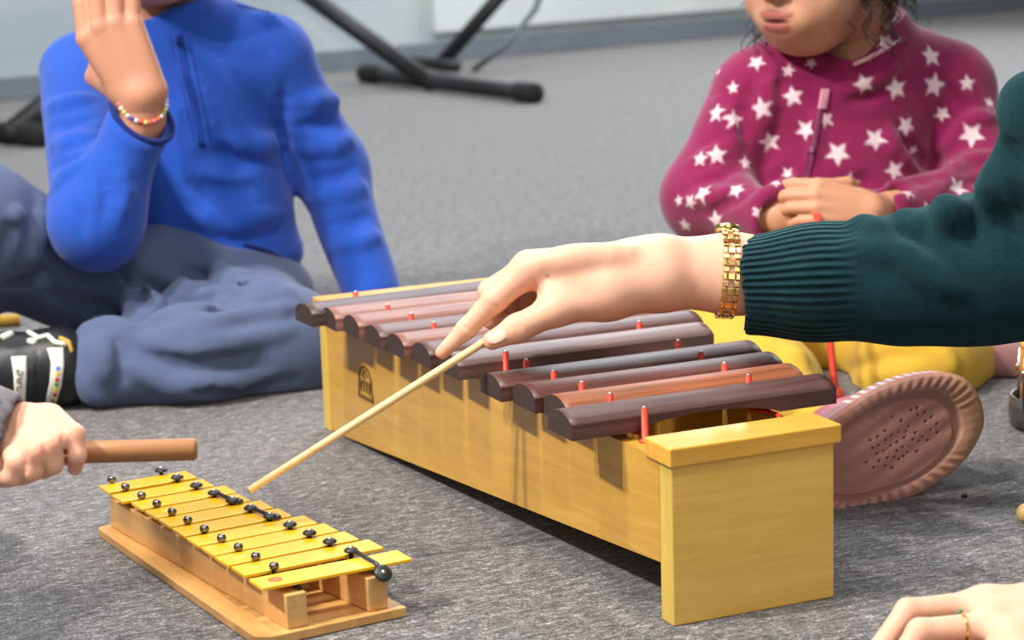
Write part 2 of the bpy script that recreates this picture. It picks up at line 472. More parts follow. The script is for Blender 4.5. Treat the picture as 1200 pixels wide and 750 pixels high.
for i, (b0, a0, a1, c) in enumerate(BARS):
    bm = bmesh.new(); na = 36; npf = 9; rings = []
    mid = (a0+a1)/2; half = (a1-a0)/2
    z0, z1, arch = .1430, .1565, .0078
    for j in range(na+1):
        a = a0+(a1-a0)*j/na; u = (a-mid)/half
        under = (.0095 if i == 10 else .004)*max(0, 1-(u/.55)**2)**.8 if abs(u) < .55 else 0.
        ring = [(a, 0, z0+under), (a, BW, z0+under)]
        for q in range(npf):
            w = q/(npf-1); ring.append((a, BW*(1-w), z1+arch*math.sin(math.pi*w)**.75))
        rings.append([bm.verts.new(p) for p in ring])
    for r0, r1 in zip(rings, rings[1:]):
        n = len(r0)
        for k in range(n):
            f = bm.faces.new((r0[k], r0[(k+1) % n], r1[(k+1) % n], r1[k])); f.smooth = k >= 2 and k < n-1
    for fc in (bm.faces.new(rings[0]), bm.faces.new(rings[-1][::-1])): fc.material_index = 1
    bmesh.ops.recalc_face_normals(bm, faces=bm.faces)
    o = X('bar', bm, [rosewood(i, c), ENDG]); o.location = (0, b0, 0)
    if i == 0:
        sk = math.radians(4.2); o.location = (0+.005, b0+.013, .0012); o.rotation_euler = (0, 0, sk)
    if i in (0, 6, 7, 8, 10): o['label'] = 'dark brown rosewood bar'
    elif i == 9: o['label'] = 'reddish rosewood bar'
RED = plain('red_rubber', srgb(206, 62, 38), .5, vary=.08)
TIN = plain('pin_tip_metal', srgb(196, 190, 184), .3, .9)
def pegs(bs, af, zt=.167):
    for b in bs:
        bm = bmesh.new(); a = af(b)
        add_lathe(bm, [(.0, .1365), (.0052, .1365), (.0052, .1385), (.0029, .1390), (.0029, zt-.0018), (.0021, zt-.0012), (0, zt-.0012)], (a, b, 0), 12)
        o = X('peg', bm, RED, True)
        bm = bmesh.new(); add_lathe(bm, [(0, zt-.0012), (.0020, zt-.0012), (.0018, zt), (0, zt+.0006)], (a, b, 0), 10)
        t_ = obj_bm('peg_tip', bm, TIN, o, True, local=True)
gaps = [.0700, .1283, .1793, .2320, .2860, .3285, .3842, .4385, .4900, .546, .602, .690]
pegs(gaps, lambda b: .0128-.0487*(b-.07)-(.002 if b > .6 else 0)); pegs(gaps[1:5]+gaps[6:], lambda b: .1420+.092*(b-.10))
for s in (0, 1):
    bm = bmesh.new()
    pts = [((.0128-.0487*(b-.07) if s == 0 else .142+.092*(b-.10))+.006*math.sin(b*95), b, .1402) for b in np.linspace(.045, L-.045, 70)]
    add_tube(bm, pts, .0022, 8); X('cord', bm, RED, True)
# burnt-in maker's emblem on the long side
BRAND = plain('branded_brown', srgb(110, 76, 34), .6)
bm = bmesh.new()
def emb(y, z):     # y across (towards the low end), z up, on the left board
    b = .640+y; return (la(b)+.0012, b, .066+z)
def stroke(p, w=.0016):
    for q, r in zip(p, p[1:]):
        q, r = Vector(q), Vector(r); d = (r-q).normalized(); n = Vector((-d.y, d.x))*w/2; e = d*w*.35
        c = [q-e+n, q-e-n, r+e-n, r+e+n]
        add_hexa(bm, [emb(*k) for k in c], [tuple(np.array(emb(*k))+[-.0006, 0, 0]) for k in c])
W_, H_ = .019, .030
stroke([(-W_, -.006), (-W_*.86, .016), (-W_*.5, H_*.86), (0, H_*.96), (W_*.5, H_*.86), (W_*.86, .016), (W_, -.006)], .0024)
stroke([(-W_, -.006), (W_, -.006)], .004)
stroke([(-.006, .018), (-.002, .024), (.004, .023), (.006, .017), (.001, .015)], .002)
stroke([(-.011, .0), (-.010, .010), (-.003, .012), (-.004, .001)], .0022); stroke([(.012, .0), (.010, .010), (.003, .012), (.004, .001)], .0022)
stroke([(-.013, .004), (-.013, .013)], .0018); stroke([(.014, .003), (.013, .013)], .0018)
X('emblem', bm, BRAND)

# ================================================================== glockenspiel
GO, GY = np.array([-.21, 1.6176, 0.]), math.radians(30.32)
gl = empty('glockenspiel', GO, 'small glockenspiel with yellow metal bars on a pale wooden base', 'glockenspiel', rz=GY)
PINE = wood('pale_pine', srgb(232, 188, 122), srgb(206, 152, 84), (40, 5, 40), .42, .15)
PINEB = wood('pale_pine_base', srgb(226, 178, 110), srgb(196, 140, 76), (30, 4, 30), .4, .2)
PINEEND = wood('pine_end_grain', srgb(228, 184, 122), srgb(204, 154, 92), (5, 40, 70), .5, .0)
def Gp(name, bm, mat, smooth=False, parent=None): return obj_bm(name, bm, mat, parent or gl, smooth, local=True)
bm = bmesh.new(); W, GL = .1335, .376; ch = .012
base = [(ch, 0), (W, 0), (W, GL), (ch*.3, GL), (0, GL-.006), (0, .009)]
add_hexa(bm, [(x, y, .0005) for x, y in base], [(x, y, .0085) for x, y in base], .0008); Gp('base_board', bm, PINEB)
pl = lambda b: .040-.046*b; pr = lambda b: .1135-.107*b         # pin lines
for ctr in (pl, pr):
    bm = bmesh.new(); hw = .0092
    b0, b1 = .0065, GL-.008; nb = 24
    c0, c1 = ctr(b0)-.002, ctr(b1)-.002
    add_hexa(bm, [(c0-hw, b0, .0085), (c0+hw, b0, .0085), (c1+hw, b1, .0085), (c1-hw, b1, .0085)],
             [(c0-hw, b0, .0375), (c0+hw, b0, .0375), (c1+hw, b1, .0375), (c1-hw, b1, .0375)], .0012)
    Gp('rail', bm, [PINE])
for b in (.11, .215, .30):
    bm = bmesh.new(); add_box(bm, ((pl(b)+pr(b))/2, b, .016), (pr(b)-pl(b)-.0206, .007, .014), bev=.0006); Gp('cross_bar', bm, PINE)
FELT = plain('black_felt', srgb(30, 30, 32), .95)
for ctr in (pl, pr):
    bm = bmesh.new(); add_tube(bm, [(ctr(b)+.0045*math.sin(b*90), b, .0400) for b in np.linspace(.012, GL-.02, 70)], .0022, 8); Gp('cord', bm, FELT, True)
GY_ = NT('yellow_enamel'); v_ = GY_.coord((1, 1, 1)); f_ = GY_.noise(v_, 30, 3)
GY_.base(GY_.ramp(f_, [(.3, srgb(252, 186, 10)), (.7, srgb(255, 200, 26))])); GY_.set(Roughness=.28, Coat_Weight=.4, Coat_Roughness=.12); YMET = GY_.m
OR = plain('orange_edge', srgb(236, 160, 16), .4)
DOTR = plain('red_dot', srgb(226, 104, 44), .5); DOTY = plain('pale_yellow_dot', srgb(255, 222, 84), .5)
BB = [.3555, .318, .284, .2505, .2175, .1835, .149, .1165, .084, .0505, .0105]
RA = [.0965, .0985, .1065, .1060, .1135, .1165, .1255, .1300, .1340, .1400, .1455]
LA_ = [.0085, .0075, .0135, .0140, .0140, .0135, .0130, .0130, .0120, .0125, .0110]
ROT = [0, 0, 0, .6, 0, .4, 0, 0, 0, -.3, -1.2]
PIN = plain('dark_pin_metal', srgb(120, 117, 112), .25, .9); BLK = plain('black_rubber_cap', srgb(44, 46, 46), .4, .1)
for i in range(11):
    b0, a0, a1 = BB[i], LA_[i], RA[i]; w = .0285
    bm = bmesh.new(); add_box(bm, (0, w/2, .0444), (a1-a0, w, .0030), bev=.0006)
    o = Gp('bar', bm, YMET); o.location = ((a0+a1)/2, b0, 0); o.rotation_euler = (0, 0, math.radians(ROT[i]))
    if i in (8, 10, 9, 3):
        bm = bmesh.new(); add_lathe(bm, [(0, .0459), (.0060 if i in (8, 10) else .004, .0459), (.0060 if i in (8, 10) else .004, .0462), (0, .0462)], (-(a1-a0)/2+(.017 if i in (8, 10) else .016), w/2, 0), 24)
        d = obj_bm('dot_sticker', bm, DOTR if i == 10 else DOTY, o, False, local=True)
        d['label'] = 'red dot sticker' if i == 10 else 'pale yellow dot sticker'
    # left pin (round head) in the gap on the far side of each bar's near edge
    pb = b0+w+.0026 if i else b0+w+.004
    def pin(a, b, head, z=.0375):
        bm = bmesh.new(); 
        if head == 'ball': prof = [(.0, z), (.0017, z), (.0017, .0478), (.0031, .0484), (.0034, .0505), (.0024, .0527), (0, .0534)]; m = PIN
        else: prof = [(.0, z), (.0019, z), (.0021, .0474), (.0056, .0492), (.0058, .0502), (.0044, .0516), (.0018, .0524), (0, .0526)]; m = BLK
        add_lathe(bm, prof, (a, b, 0), 16); return Gp('pin', bm, m, True)
    pin(pl(pb)+.0008, b0-.0024 if i == 10 else b0+w+.0022, 'ball') if False else None
PB = [.3555+.0285+.002]+[b-.0022 for b in BB]
for k, b in enumerate(PB[:-1]):
    bm = bmesh.new(); add_lathe(bm, [(.0, .0375), (.0017, .0375), (.0020, .0464), (.0038, .0476), (.0043, .0500), (.0032, .0524), (0, .0532)], (pl(b), b, 0), 16); Gp('pin', bm, PIN, True)
DISC = [(.0, .0375), (.0019, .0375), (.0021, .0474), (.0060, .0490), (.0062, .0500), (.0046, .0516), (.0018, .0525), (0, .0527)]
for k, b in enumerate(PB[:-1]):
    bm = bmesh.new(); add_lathe(bm, DISC, (pr(b), b, 0), 18); o = Gp('pin', bm, BLK, True)
    bm = bmesh.new(); add_lathe(bm, [(0, .0518), (.0026, .0518), (.0022, .0533), (0, .0539)], (pr(b), b, 0), 10); obj_bm('pin_tip', bm, TIN, o, True, local=True)
    if k in (3, 5, 10):      # black retaining clips reaching over a bar end
        b2 = PB[k+1]+(.001 if k != 10 else -.006); x2 = pr(b2)+(.004 if k != 10 else -.001); z2 = .0482 if k != 10 else .0445
        bm = bmesh.new(); add_tube(bm, [(pr(b), b, .0492), (pr(b)+.002, b-.006, .0500), ((pr(b)+x2)/2, (b+b2)/2, .0492), (x2-.001, b2+.006, .0485), (x2, b2, z2+.001)], .0019, 8, flat=.8)
        rt = Matrix.Rotation(math.radians(48 if k == 10 else 0), 3, 'X'); cz = (x2, b2-(.004 if k == 10 else 0), z2-(.002 if k == 10 else 0)); g_ = 1.12 if k == 10 else 1
        add_lathe(bm, [(0, -.002), (.0068*g_, -.001), (.0072*g_, 0), (.005*g_, .0018), (0, .0022)], cz, 24, rt); Gp('clip', bm, BLK, True)
        bm = bmesh.new(); add_lathe(bm, [(0, .0016), (.0022, .0018), (.0016, .0028), (0, .003)], cz, 12, rt); Gp('clip_screw', bm, TIN, True)
# ================================================================== people: shared builders
SKIN = skin('skin')
def sub(f, g, k=.004, mode='u'):
    lo = np.min([o[2] for o in g.ops if o[0] == 'u'], 0); hi = np.max([o[3] for o in g.ops if o[0] == 'u'], 0)
    def fn(x, y, z):
        D = np.full(np.broadcast(x, y, z).shape, 1.)
        for op in g.ops: D = g.apply(D, x, y, z, op)
        return D
    f.ops.append((mode, fn, lo, hi, k)); return f
def tint(V, base, spots):
    C = np.tile(np.array(base[:3]), (len(V), 1))
    for c, r, col, a in spots:
        c = np.asarray(c); d = np.linalg.norm(V-c, axis=1)/r if not hasattr(r, '__len__') else np.sqrt((((V-c) @ np.asarray(r[1]))**2/np.asarray(r[0])**2).sum(1))
        w = np.clip((1.15-d)/.3, 0, 1)[:, None]*a
        C = C*(1-w)+np.array(col[:3])*w
    return C
def head(f, C, h, fw, base, lips, brow=(60, 40, 30), up=(0, 0, 1), tongue=False):
    """head of height h (chin to crown), centre C, looking along fw; returns colour spots"""
    C = np.asarray(C, float); fw = norm(fw); r = norm(np.cross(fw, up)); u = np.cross(r, fw); R = np.stack([r, fw, u], 1)
    P = lambda x, y, z: C+R @ np.array([x, y, z])*h
    f.ell(P(0, -.05, .14), np.array([.36, .42, .37])*h, R, .02)
    f.ell(P(0, .07, -.10), np.array([.31, .31, .36])*h, R, .06*h)
    f.ell(P(0, .17, -.355), np.array([.20, .17, .13])*h, R, .12*h)
    for s in (-1, 1):
        f.ell(P(.17*s, .20, -.18), np.array([.13, .13, .14])*h, R, .10*h)
        f.ell(P(.15*s, .40, .03), np.array([.075, .07, .045])*h, R, .06*h, 's')
        f.ell(P(.145*s, .302, .03), np.array([.07, .07, .06])*h*.94, R, .006*h)
        f.cone(P(.06*s, .37, .10), P(.22*s, .31, .11), .030*h, .022*h, .04*h)
        f.ell(P(.335*s, -.04, -.03), np.array([.045, .10, .135])*h, R @ np.array([[1, 0, 0], [0, .97, -.2], [0, .2, .97]]), .015*h)
        f.ell(P(.39*s, .0, -.01), np.array([.03, .05, .075])*h, R, .02*h, 's')
    f.cone(P(0, .355, .06), P(0, .43, -.10), .035*h, .052*h, .05*h)
    for s in (-1, 1): f.ell(P(.052*s, .395, -.125), np.array([.035, .045, .03])*h, R, .02*h)
    f.ell(P(0, .33, -.27), np.array([.15, .08, .09])*h, R, .08*h)
    f.ell(P(0, .388, -.240), np.array([.080, .030, .024])*h, R, .018*h)
    f.ell(P(0, .376, -.298), np.array([.068, .032, .026])*h, R, .018*h)
    f.ell(P(0, .430, -.270), np.array([.075, .065, .008])*h, R, .006*h, 's')
    sp = [(P(0, .40, -.237), (np.array([.105, .06, .030])*h, R), lips, .85), (P(0, .39, -.306), (np.array([.09, .06, .034])*h, R), lips, .85),
          (P(0, .385, -.270), (np.array([.085, .05, .014])*h, R), srgb(80, 30, 30), .9)]
    for s in (-1, 1):
        sp += [(P(.145*s, .36, .03), (np.array([.06, .07, .035])*h, R), srgb(235, 232, 228), 1.), (P(.145*s, .385, .03), .028*h, srgb(50, 32, 22), 1.),
               (P(.15*s, .36, .125), (np.array([.10, .08, .016])*h, R), srgb(*brow), .9), (P(.20*s, .27, -.17), .12*h, srgb(214, 140, 120), .18)]
    return sp, P, R
def hand(f, W, dirn, dors, side, curls, h=.18, spread=1., thumb=(.35, .2), lean=0., thick=1.):
    """hand of length h at wrist W, fingers along dirn, back of the hand along dors, side=+1 right hand / -1 left hand"""
    y = norm(dirn); z = norm(np.asarray(dors)-y*np.dot(dors, y)); x = np.cross(y, z)*(-side)   # x towards the thumb
    W = np.asarray(W, float); P = lambda a, b, c: W+(x*a+y*b+z*c)*h
    mc = [(.165, .49, .015), (.055, .52, .03), (-.055, .50, .024), (-.155, .45, .005)]
    ph = [(.235, .14, .105), (.265, .165, .11), (.25, .155, .11), (.19, .11, .10)]
    rd = [.052, .054, .050, .043]
    ws = [(.09, 0, 0), (.03, 0, .01), (-.03, 0, .01), (-.09, 0, 0)]
    for k in range(4): f.cone(P(*ws[k]), P(*mc[k]), .082*h*thick, .062*h*thick, .05*h)
    tips = []
    for k in range(4):
        p = np.array(mc[k]); sp = (1.5-k)*.085*spread+lean; a = 0
        pts = [p.copy()]
        for L_, c in zip(ph[k], curls[k]):
            a += c; p = p+L_*np.array([math.sin(sp)*math.cos(a), math.cos(sp)*math.cos(a), -math.sin(a)]); pts.append(p.copy())
        r = rd[k]*thick; rs = [r*1.12*h, r*1.0*h, r*.9*h, r*.72*h]
        q = [P(*t_) for t_ in pts]
        f.cone(q[0], q[1], rs[0], rs[1], .022*h); f.cone(q[1], q[2], rs[1], rs[2], .008*h); f.cone(q[2], q[3], rs[2], rs[3], .006*h)
        nz = np.array([math.sin(sp)*math.sin(a), math.cos(sp)*math.sin(a), math.cos(a)])
        tips.append((q[3], norm(x*nz[0]+y*nz[1]+z*nz[2]), norm(q[3]-q[2]), rs[3]))
    t0, t1 = thumb
    c = [np.array([.11, .08, -.03]), np.array([.235, .25, -.07-.1*t0]), None, None]
    d = norm(np.array([.75-t1*1.2, .75, -.35*t0])); c[2] = c[1]+d*.19; d2 = norm(d+np.array([-t1*.7, .05, -.2*t0])); c[3] = c[2]+d2*.135
    q = [P(*t_) for t_ in c]
    f.cone(q[0], q[1], .085*h*thick, .066*h*thick, .05*h); f.cone(q[1], q[2], .062*h*thick, .052*h*thick, .02*h); f.cone(q[2], q[3], .053*h*thick, .038*h*thick, .01*h)
    tips.append((q[3], norm(z+x*.4), norm(q[3]-q[2]), .040*h))
    spots = []
    for p, n, d, r in tips:
        b = np.cross(d, n); R = np.stack([b, d, n], 1); c0 = p+n*r*.72+d*r*.1
        f.ell(p+n*r*.62+d*r*.15, (r*.72, r*1.0, r*.32), R, .001)
        spots.append((c0, ((r*.72, r*1.0, r*.55), R), srgb(242, 190, 172), .75))
    return spots, P
def strip_on(field, rails, mat, name, parent, lift=.0015, mats=None):
    """ribbon between two pixel polylines laid on a body's surface"""
    bm = bmesh.new(); n = 14; A, B = rails
    def rs(p):
        p = np.array(p, float); s = np.r_[0, np.cumsum(np.linalg.norm(np.diff(p, axis=0), axis=1))]; t_ = np.linspace(0, s[-1], n+1)
        return np.stack([np.interp(t_, s, p[:, i]) for i in range(2)], 1)
    A, B = rs(A), rs(B); m = 5
    G = [hits(field, A+(B-A)*k/m) for k in range(m+1)]; good = [all(g[1][i] for g in G) for i in range(n+1)]
    G = [g[0][good] for g in G]; n = sum(good)-1
    def lifted(p, d): v = CO-p; return p+v/np.linalg.norm(v)*d
    top = [[bm.verts.new(lifted(p, lift)) for p in g] for g in G]; bot = [[bm.verts.new(lifted(p, -lift)) for p in g] for g in G]
    for k in range(m):
        for i in range(n):
            bm.faces.new((top[k][i], top[k+1][i], top[k+1][i+1], top[k][i+1])).smooth = True
            bm.faces.new((bot[k][i], bot[k][i+1], bot[k+1][i+1], bot[k+1][i]))
    for k in (0, m):
        for i in range(n): bm.faces.new((top[k][i], top[k][i+1], bot[k][i+1], bot[k][i]))
    for i in (0, n):
        for k in range(m): bm.faces.new((top[k][i], top[k+1][i], bot[k+1][i], bot[k][i]))
    bmesh.ops.recalc_face_normals(bm, faces=bm.faces)
    return obj_bm(name, bm, mat, parent, True)
def line_on(field, pts, r, lift=.5, bm=None):
    """tube following a pixel polyline over a body's surface"""
    P = np.array(pts, float); Q = [P[0]]
    for a, b in zip(P, P[1:]):
        m = max(1, int(np.linalg.norm(b-a)/5)); Q += [a+(b-a)*t_ for t_ in np.linspace(0, 1, m+1)[1:]]
    H, ok = hits(field, Q); H = H[ok]; V = CO-H; V /= np.linalg.norm(V, axis=1)[:, None]
    bm = bm or bmesh.new(); add_tube(bm, list(H+V*r*lift), r, 8); return bm

# ================================================================== child in the blue fleece
BLUE = cloth('blue_fleece', srgb(38, 80, 176), big=9, vary=.10, sheen=.45)
ZBLUE = cloth('seam_blue', srgb(30, 62, 146), sheen=.2)
NAVY = cloth('navy_trim', srgb(28, 44, 110), sheen=.2)
SLATE = cloth('slate_cotton', srgb(84, 96, 126), fuzz=1400, sheen=.25, vary=.12, big=10)
boy = empty('person', GND(240, 420), 'child in blue zip fleece and grey trousers sitting cross-legged, one hand raised to face', 'person')
EL, CF, WR = AT(112, 262, 2.60), AT(166, 138, 2.62), AT(166, 112, 2.61)
def blue_torso(f, g=0.):
    f.ell(AT(218, 140, 2.87), (.118, .082, .165), None, .03, grow=g)
    f.ell(AT(238, 262, 2.86), (.118, .092, .125), None, .05, grow=g)
    f.cone(AT(190, 52, 2.86), AT(105, 82, 2.86), .050, .046, .05, grow=g)
    f.cone(AT(190, 52, 2.86), AT(315, 62, 2.87), .052, .048, .05, grow=g)
def blue_arm_r(f, g=0.): f.chain([AT(92, 86, 2.85), EL, CF], [.046, .046, .0275], .035, grow=g)
def blue_arm_l(f, g=0.): f.chain([AT(322, 72, 2.87), AT(386, 196, 2.90), AT(436, 345, 2.80)], [.046, .044, .034], .03, grow=g)
f = Field(); blue_torso(f, -.022)
f.cone(AT(190, 60, 2.86), AT(187, -30, 2.83), .045, .043, .03)
sp, HP, HR = head(f, AT(190, -108, 2.80), .235, (-.22, -1, -.18), None, srgb(196, 120, 104))
f.chain([AT(92, 86, 2.85), EL, CF, WR], [.038, .036, .025, .023], .02)
f.chain([AT(322, 72, 2.87), AT(386, 196, 2.90), AT(436, 345, 2.80)], [.038, .036, .026], .02)
hp1 = AT(200, 330, 2.80); kn1 = AT(-30, 265, 2.60); an1 = AT(-95, 430, 2.62)
hp2 = AT(285, 352, 2.80); kn2 = AT(345, 408, 2.60); an2 = AT(112, 432, 2.50)
f.chain([hp1, kn1, an1], [.06, .045, .035], .03); f.chain([hp2, kn2, an2], [.05, .045, .03], .03)
f.chain([an2, AT(20, 440, 2.49), AT(-60, 448, 2.49)], [.028, .028, .022], .02)
f.chain([an1, AT(-135, 470, 2.5)], [.03, .025], .02)
body_parts = [f.mesh(.0042)]
fl_ = Field(); W_b = AT(440, 378, 2.79); W_b[2] = max(W_b[2], .034); fl_.cone(AT(436, 345, 2.80), W_b, .025, .021)
s2, _ = hand(fl_, W_b, (.12, -1, -.10), (0, -.1, 1), -1, [(.02, .12, .1)]*4, .135, 1.3, (.1, .1)); body_parts.append(fl_.mesh(.0024))
fh = Field(); fh.cone(CF, WR, .0265, .0265, .02)
s3, _ = hand(fh, WR, (-.42, .06, 1), (.12, -1, .05), 1, [(.15, .35, .3), (.1, .3, .3), (.1, .3, .25), (.05, .1, .1)], .182, .55, (1.6, 1.0), -.36, 1.14)
body_parts.append(fh.mesh(.0017))
V, F = join(body_parts); V[:, 2] = np.maximum(V[:, 2], .001)
B_SK = srgb(196, 140, 112)
mesh_np('body', V, F, SKIN, boy, attrs={'Col': tint(V, B_SK, sp+s2+s3)})
hair = Field(); hair.ell(HP(0, -.09, .20), np.array([.40, .44, .36])*.235, HR, .01); hair.ell(HP(0, .36, -.12), np.array([.36, .30, .36])*.235, HR, .02, 's')
V, F = hair.mesh(.004, lambda P: .004*vnoise(P, 3, 60)); HAIRM = plain('dark_brown_hair', srgb(52, 36, 28), .5, vary=.3, scale=300)
mesh_np('hair', V, F, HAIRM, boy)
# fleece
jk = Field(); blue_torso(jk, .006)
jk.cone(AT(196, 50, 2.855), AT(202, 8, 2.835), .064, .060, .02)
jk.ell(AT(246, 298, 2.86), (.126, .104, .055), None, .02)
al = Field(); blue_arm_l(al, .004); al.cut(AT(440, 362, 2.8), AT(440, 372, 2.79)-AT(420, 320, 2.81), .08); sub(jk, al, .02)
ar = Field(); blue_arm_r(ar, .006)
ax = norm(CF-EL); ar.cone(CF-ax*.02, CF+ax*.03, .038, .041, .012); cn_ = norm(ax+np.array([.10, -.62, -.15])); ar.cut(CF+ax*.002, cn_, .075, .006)
ar.cone(CF-ax*.03, CF+ax*.04, .030, .0355, .003, 's')
folds(jk, [([(214, 182), (262, 186), (318, 186)], 20, -1), ([(205, 215), (260, 225), (310, 218)], 14, -1), ([(270, 165), (300, 172), (335, 165)], 12, 1), ([(215, 250), (270, 262), (325, 250)], 12, 1),
           ([(334, 100), (330, 150), (338, 195)], 7, -1), ([(215, 60), (235, 110), (255, 160)], 6, 1), ([(300, 20), (330, 30)], 8, 1),
           ([(345, 150), (375, 148), (410, 138)], 7, -1), ([(350, 120), (390, 118), (418, 108)], 9, 1), ([(350, 175), (390, 172), (422, 158)], 9, 1), ([(360, 212), (400, 205), (434, 188)], 7, -1),
           ([(366, 235), (405, 228), (440, 214)], 8, 1), ([(380, 265), (415, 258), (448, 246)], 6, -1), ([(390, 290), (425, 284), (452, 272)], 7, 1)], .014)
folds(ar, [([(46, 150), (75, 146), (112, 136)], 8, -1), ([(50, 172), (80, 168), (112, 160)], 9, 1), ([(50, 196), (75, 190), (100, 176)], 7, -1), ([(52, 128), (80, 122), (108, 116)], 9, 1),
           ([(62, 225), (80, 205), (100, 190)], 8, 1), ([(118, 200), (125, 230), (120, 262)], 5, -1), ([(140, 190), (148, 225), (138, 262)], 6, 1), ([(85, 240), (95, 255), (98, 280)], 5, -1)], .012)
sub(jk, ar, .008)
jk.cone(AT(194, 14, 2.835), AT(196, -30, 2.82), .050, .056, .006, 's')
ds = lambda P: .0016*vnoise(P, 5, 9)
V, F = jk.mesh(.0034, ds, 2)
fle = mesh_np('fleece_jacket', V, F, BLUE, boy)
strip_on(jk, ([(204, 36), (212, 80), (222, 120), (233, 172)], [(212, 36), (221, 80), (231, 120), (241, 172)]), ZBLUE, 'zipper', fle)
bm = bmesh.new(); q = hits(jk, [(208, 40), (210, 52)])[0]; add_tube(bm, [q[0]+[0, -.004, 0], (q[0]+q[1])/2+[0, -.006, 0], q[1]+[0, -.006, 0]], [.002, .0035, .003], 8); obj_bm('zip_pull', bm, NAVY, fle, True)
for a, b in (((199, 42), (228, 165)), ((219, 40), (247, 162))):
    obj_bm('seam', line_on(jk, [a, ((a[0]+b[0])/2, (a[1]+b[1])/2), b], .0009, .2), ZBLUE, fle, True)
obj_bm('seam', line_on(jk, [(278, 6), (315, 14), (350, 10)], .0011, .4), ZBLUE, fle, True)
bm = bmesh.new(); cc = CF+ax*.002; e1_ = norm(np.cross(cn_, [0, 0, 1])); e2_ = np.cross(cn_, e1_); e2_ = e2_*1.12
add_tube(bm, [cc+(e1_*math.cos(a)+e2_*math.sin(a))*.0382 for a in np.linspace(0, 2*math.pi, 40)], .0042, 8, cap=False); obj_bm('cuff_binding', bm, NAVY, fle, True)
obj_bm('hem_cord', line_on(jk, [(285, 286), (300, 290), (318, 296), (328, 302)], .003, .3), NAVY, fle, True)
# trousers
tr = Field()
tr.ell(AT(252, 348, 2.84), (.135, .12, .078), None, .03)
tr.chain([AT(215, 325, 2.78), AT(90, 320, 2.70), AT(-30, 272, 2.62)], [.068, .066, .088], .04)
tr.chain([AT(-35, 268, 2.58), AT(-95, 420, 2.60)], [.078, .055], .03)
tr.chain([AT(285, 365, 2.78), AT(335, 405, 2.57)], [.078, .068], .04)
tr.chain([AT(338, 408, 2.57), AT(230, 424, 2.50), AT(122, 432, 2.485)], [.066, .052, .049], .04)
tr.cone(AT(260, 372, 2.65), AT(180, 380, 2.62), .05, .045, .04)
folds(tr, [([(88, 300), (130, 330), (180, 352), (230, 360)], 12, 1), ([(60, 345), (110, 362), (165, 366)], 10, -1), ([(165, 328), (190, 340), (206, 348)], 6, -1), ([(175, 316), (205, 332), (225, 338)], 7, 1),
           ([(170, 382), (205, 370), (240, 366), (275, 352)], 9, 1), ([(238, 372), (262, 366), (280, 360)], 6, -1), ([(180, 395), (215, 390), (265, 388)], 7, 1), ([(285, 330), (320, 340), (350, 356)], 10, 1), ([(290, 352), (325, 358), (358, 372)], 6, -1), ([(200, 355), (230, 352), (262, 340)], 6, -1),
           ([(95, 392), (115, 384), (140, 388), (160, 398)], 12, 1), ([(118, 392), (122, 420), (118, 452)], 9, 1), ([(138, 400), (146, 425), (140, 455)], 6, -1), ([(98, 440), (108, 462), (125, 468)], 7, 1),
           ([(160, 408), (200, 432), (250, 438), (310, 425)], 8, -1), ([(155, 430), (200, 452), (260, 452), (320, 440)], 10, 1), ([(170, 400), (220, 412), (290, 405)], 8, 1), ([(230, 458), (280, 460), (350, 446)], 6, -1),
           ([(190, 372), (240, 380), (300, 368), (345, 362)], 5, 1), ([(215, 398), (270, 402), (340, 388)], 5, 1), ([(175, 418), (230, 426), (300, 414)], 4, -1), ([(240, 345), (275, 340), (310, 348)], 6, 1), ([(140, 318), (165, 345), (175, 362)], 6, -1), ([(120, 322), (140, 345), (150, 362)], 6, 1), ([(215, 300), (260, 318), (300, 328)], 7, 1), ([(220, 318), (265, 334), (305, 342)], 5, -1),
           ([(20, 250), (10, 285), (-5, 320)], 10, -1), ([(48, 240), (40, 280), (30, 320)], 10, 1), ([(14, 255), (24, 250)], 5, 1), ([(70, 315), (40, 330), (10, 335)], 7, -1)], .016)
V, F = tr.mesh(.0036, lambda P: .002*vnoise(P, 8, 7), 2)
V[:, 2] = np.maximum(V[:, 2], .0015)
mesh_np('trousers', V, F, SLATE, boy)
# shoe on the front foot
SHB = plain('black_shoe_leather', srgb(26, 27, 30), .42, vary=.2); SHW = plain('white_strap', srgb(228, 226, 212), .6, vary=.04); OCHRE = plain('ochre_loop', srgb(206, 160, 70), .7)
sh = Field()
sh.chain([AT(70, 432, 2.475), AT(10, 436, 2.47), AT(-70, 450, 2.47)], [.043, .041, .034], .03)
sh.ell(AT(62, 420, 2.48), (.030, .036, .034), None, .02); sh.cone(AT(78, 405, 2.49), AT(84, 455, 2.47), .014, .016, .02)
sh.ell(AT(-100, 456, 2.47), (.05, .034, .026), None, .03)
folds(sh, [([(5, 404), (30, 398), (50, 394)], 3, -1), ([(42, 405), (44, 440), (40, 470)], 3, -1), ([(38, 420), (38, 450), (34, 470)], 3, 1)], .004)
V, F = sh.mesh(.0026, None, 2); V[:, 2] = np.maximum(V[:, 2], .0015)
shoe = mesh_np('shoe', V, F, SHB, boy)
strip_on(sh, ([(13, 418), (16, 440), (17, 464), (18, 476)], [(31, 417), (31, 440), (30, 464), (29, 476)]), SHW, 'strap', shoe)
strip_on(sh, ([(55, 408), (60, 425), (58, 450), (52, 477)], [(74, 407), (75, 428), (72, 452), (64, 477)]), SHW, 'strap', shoe)
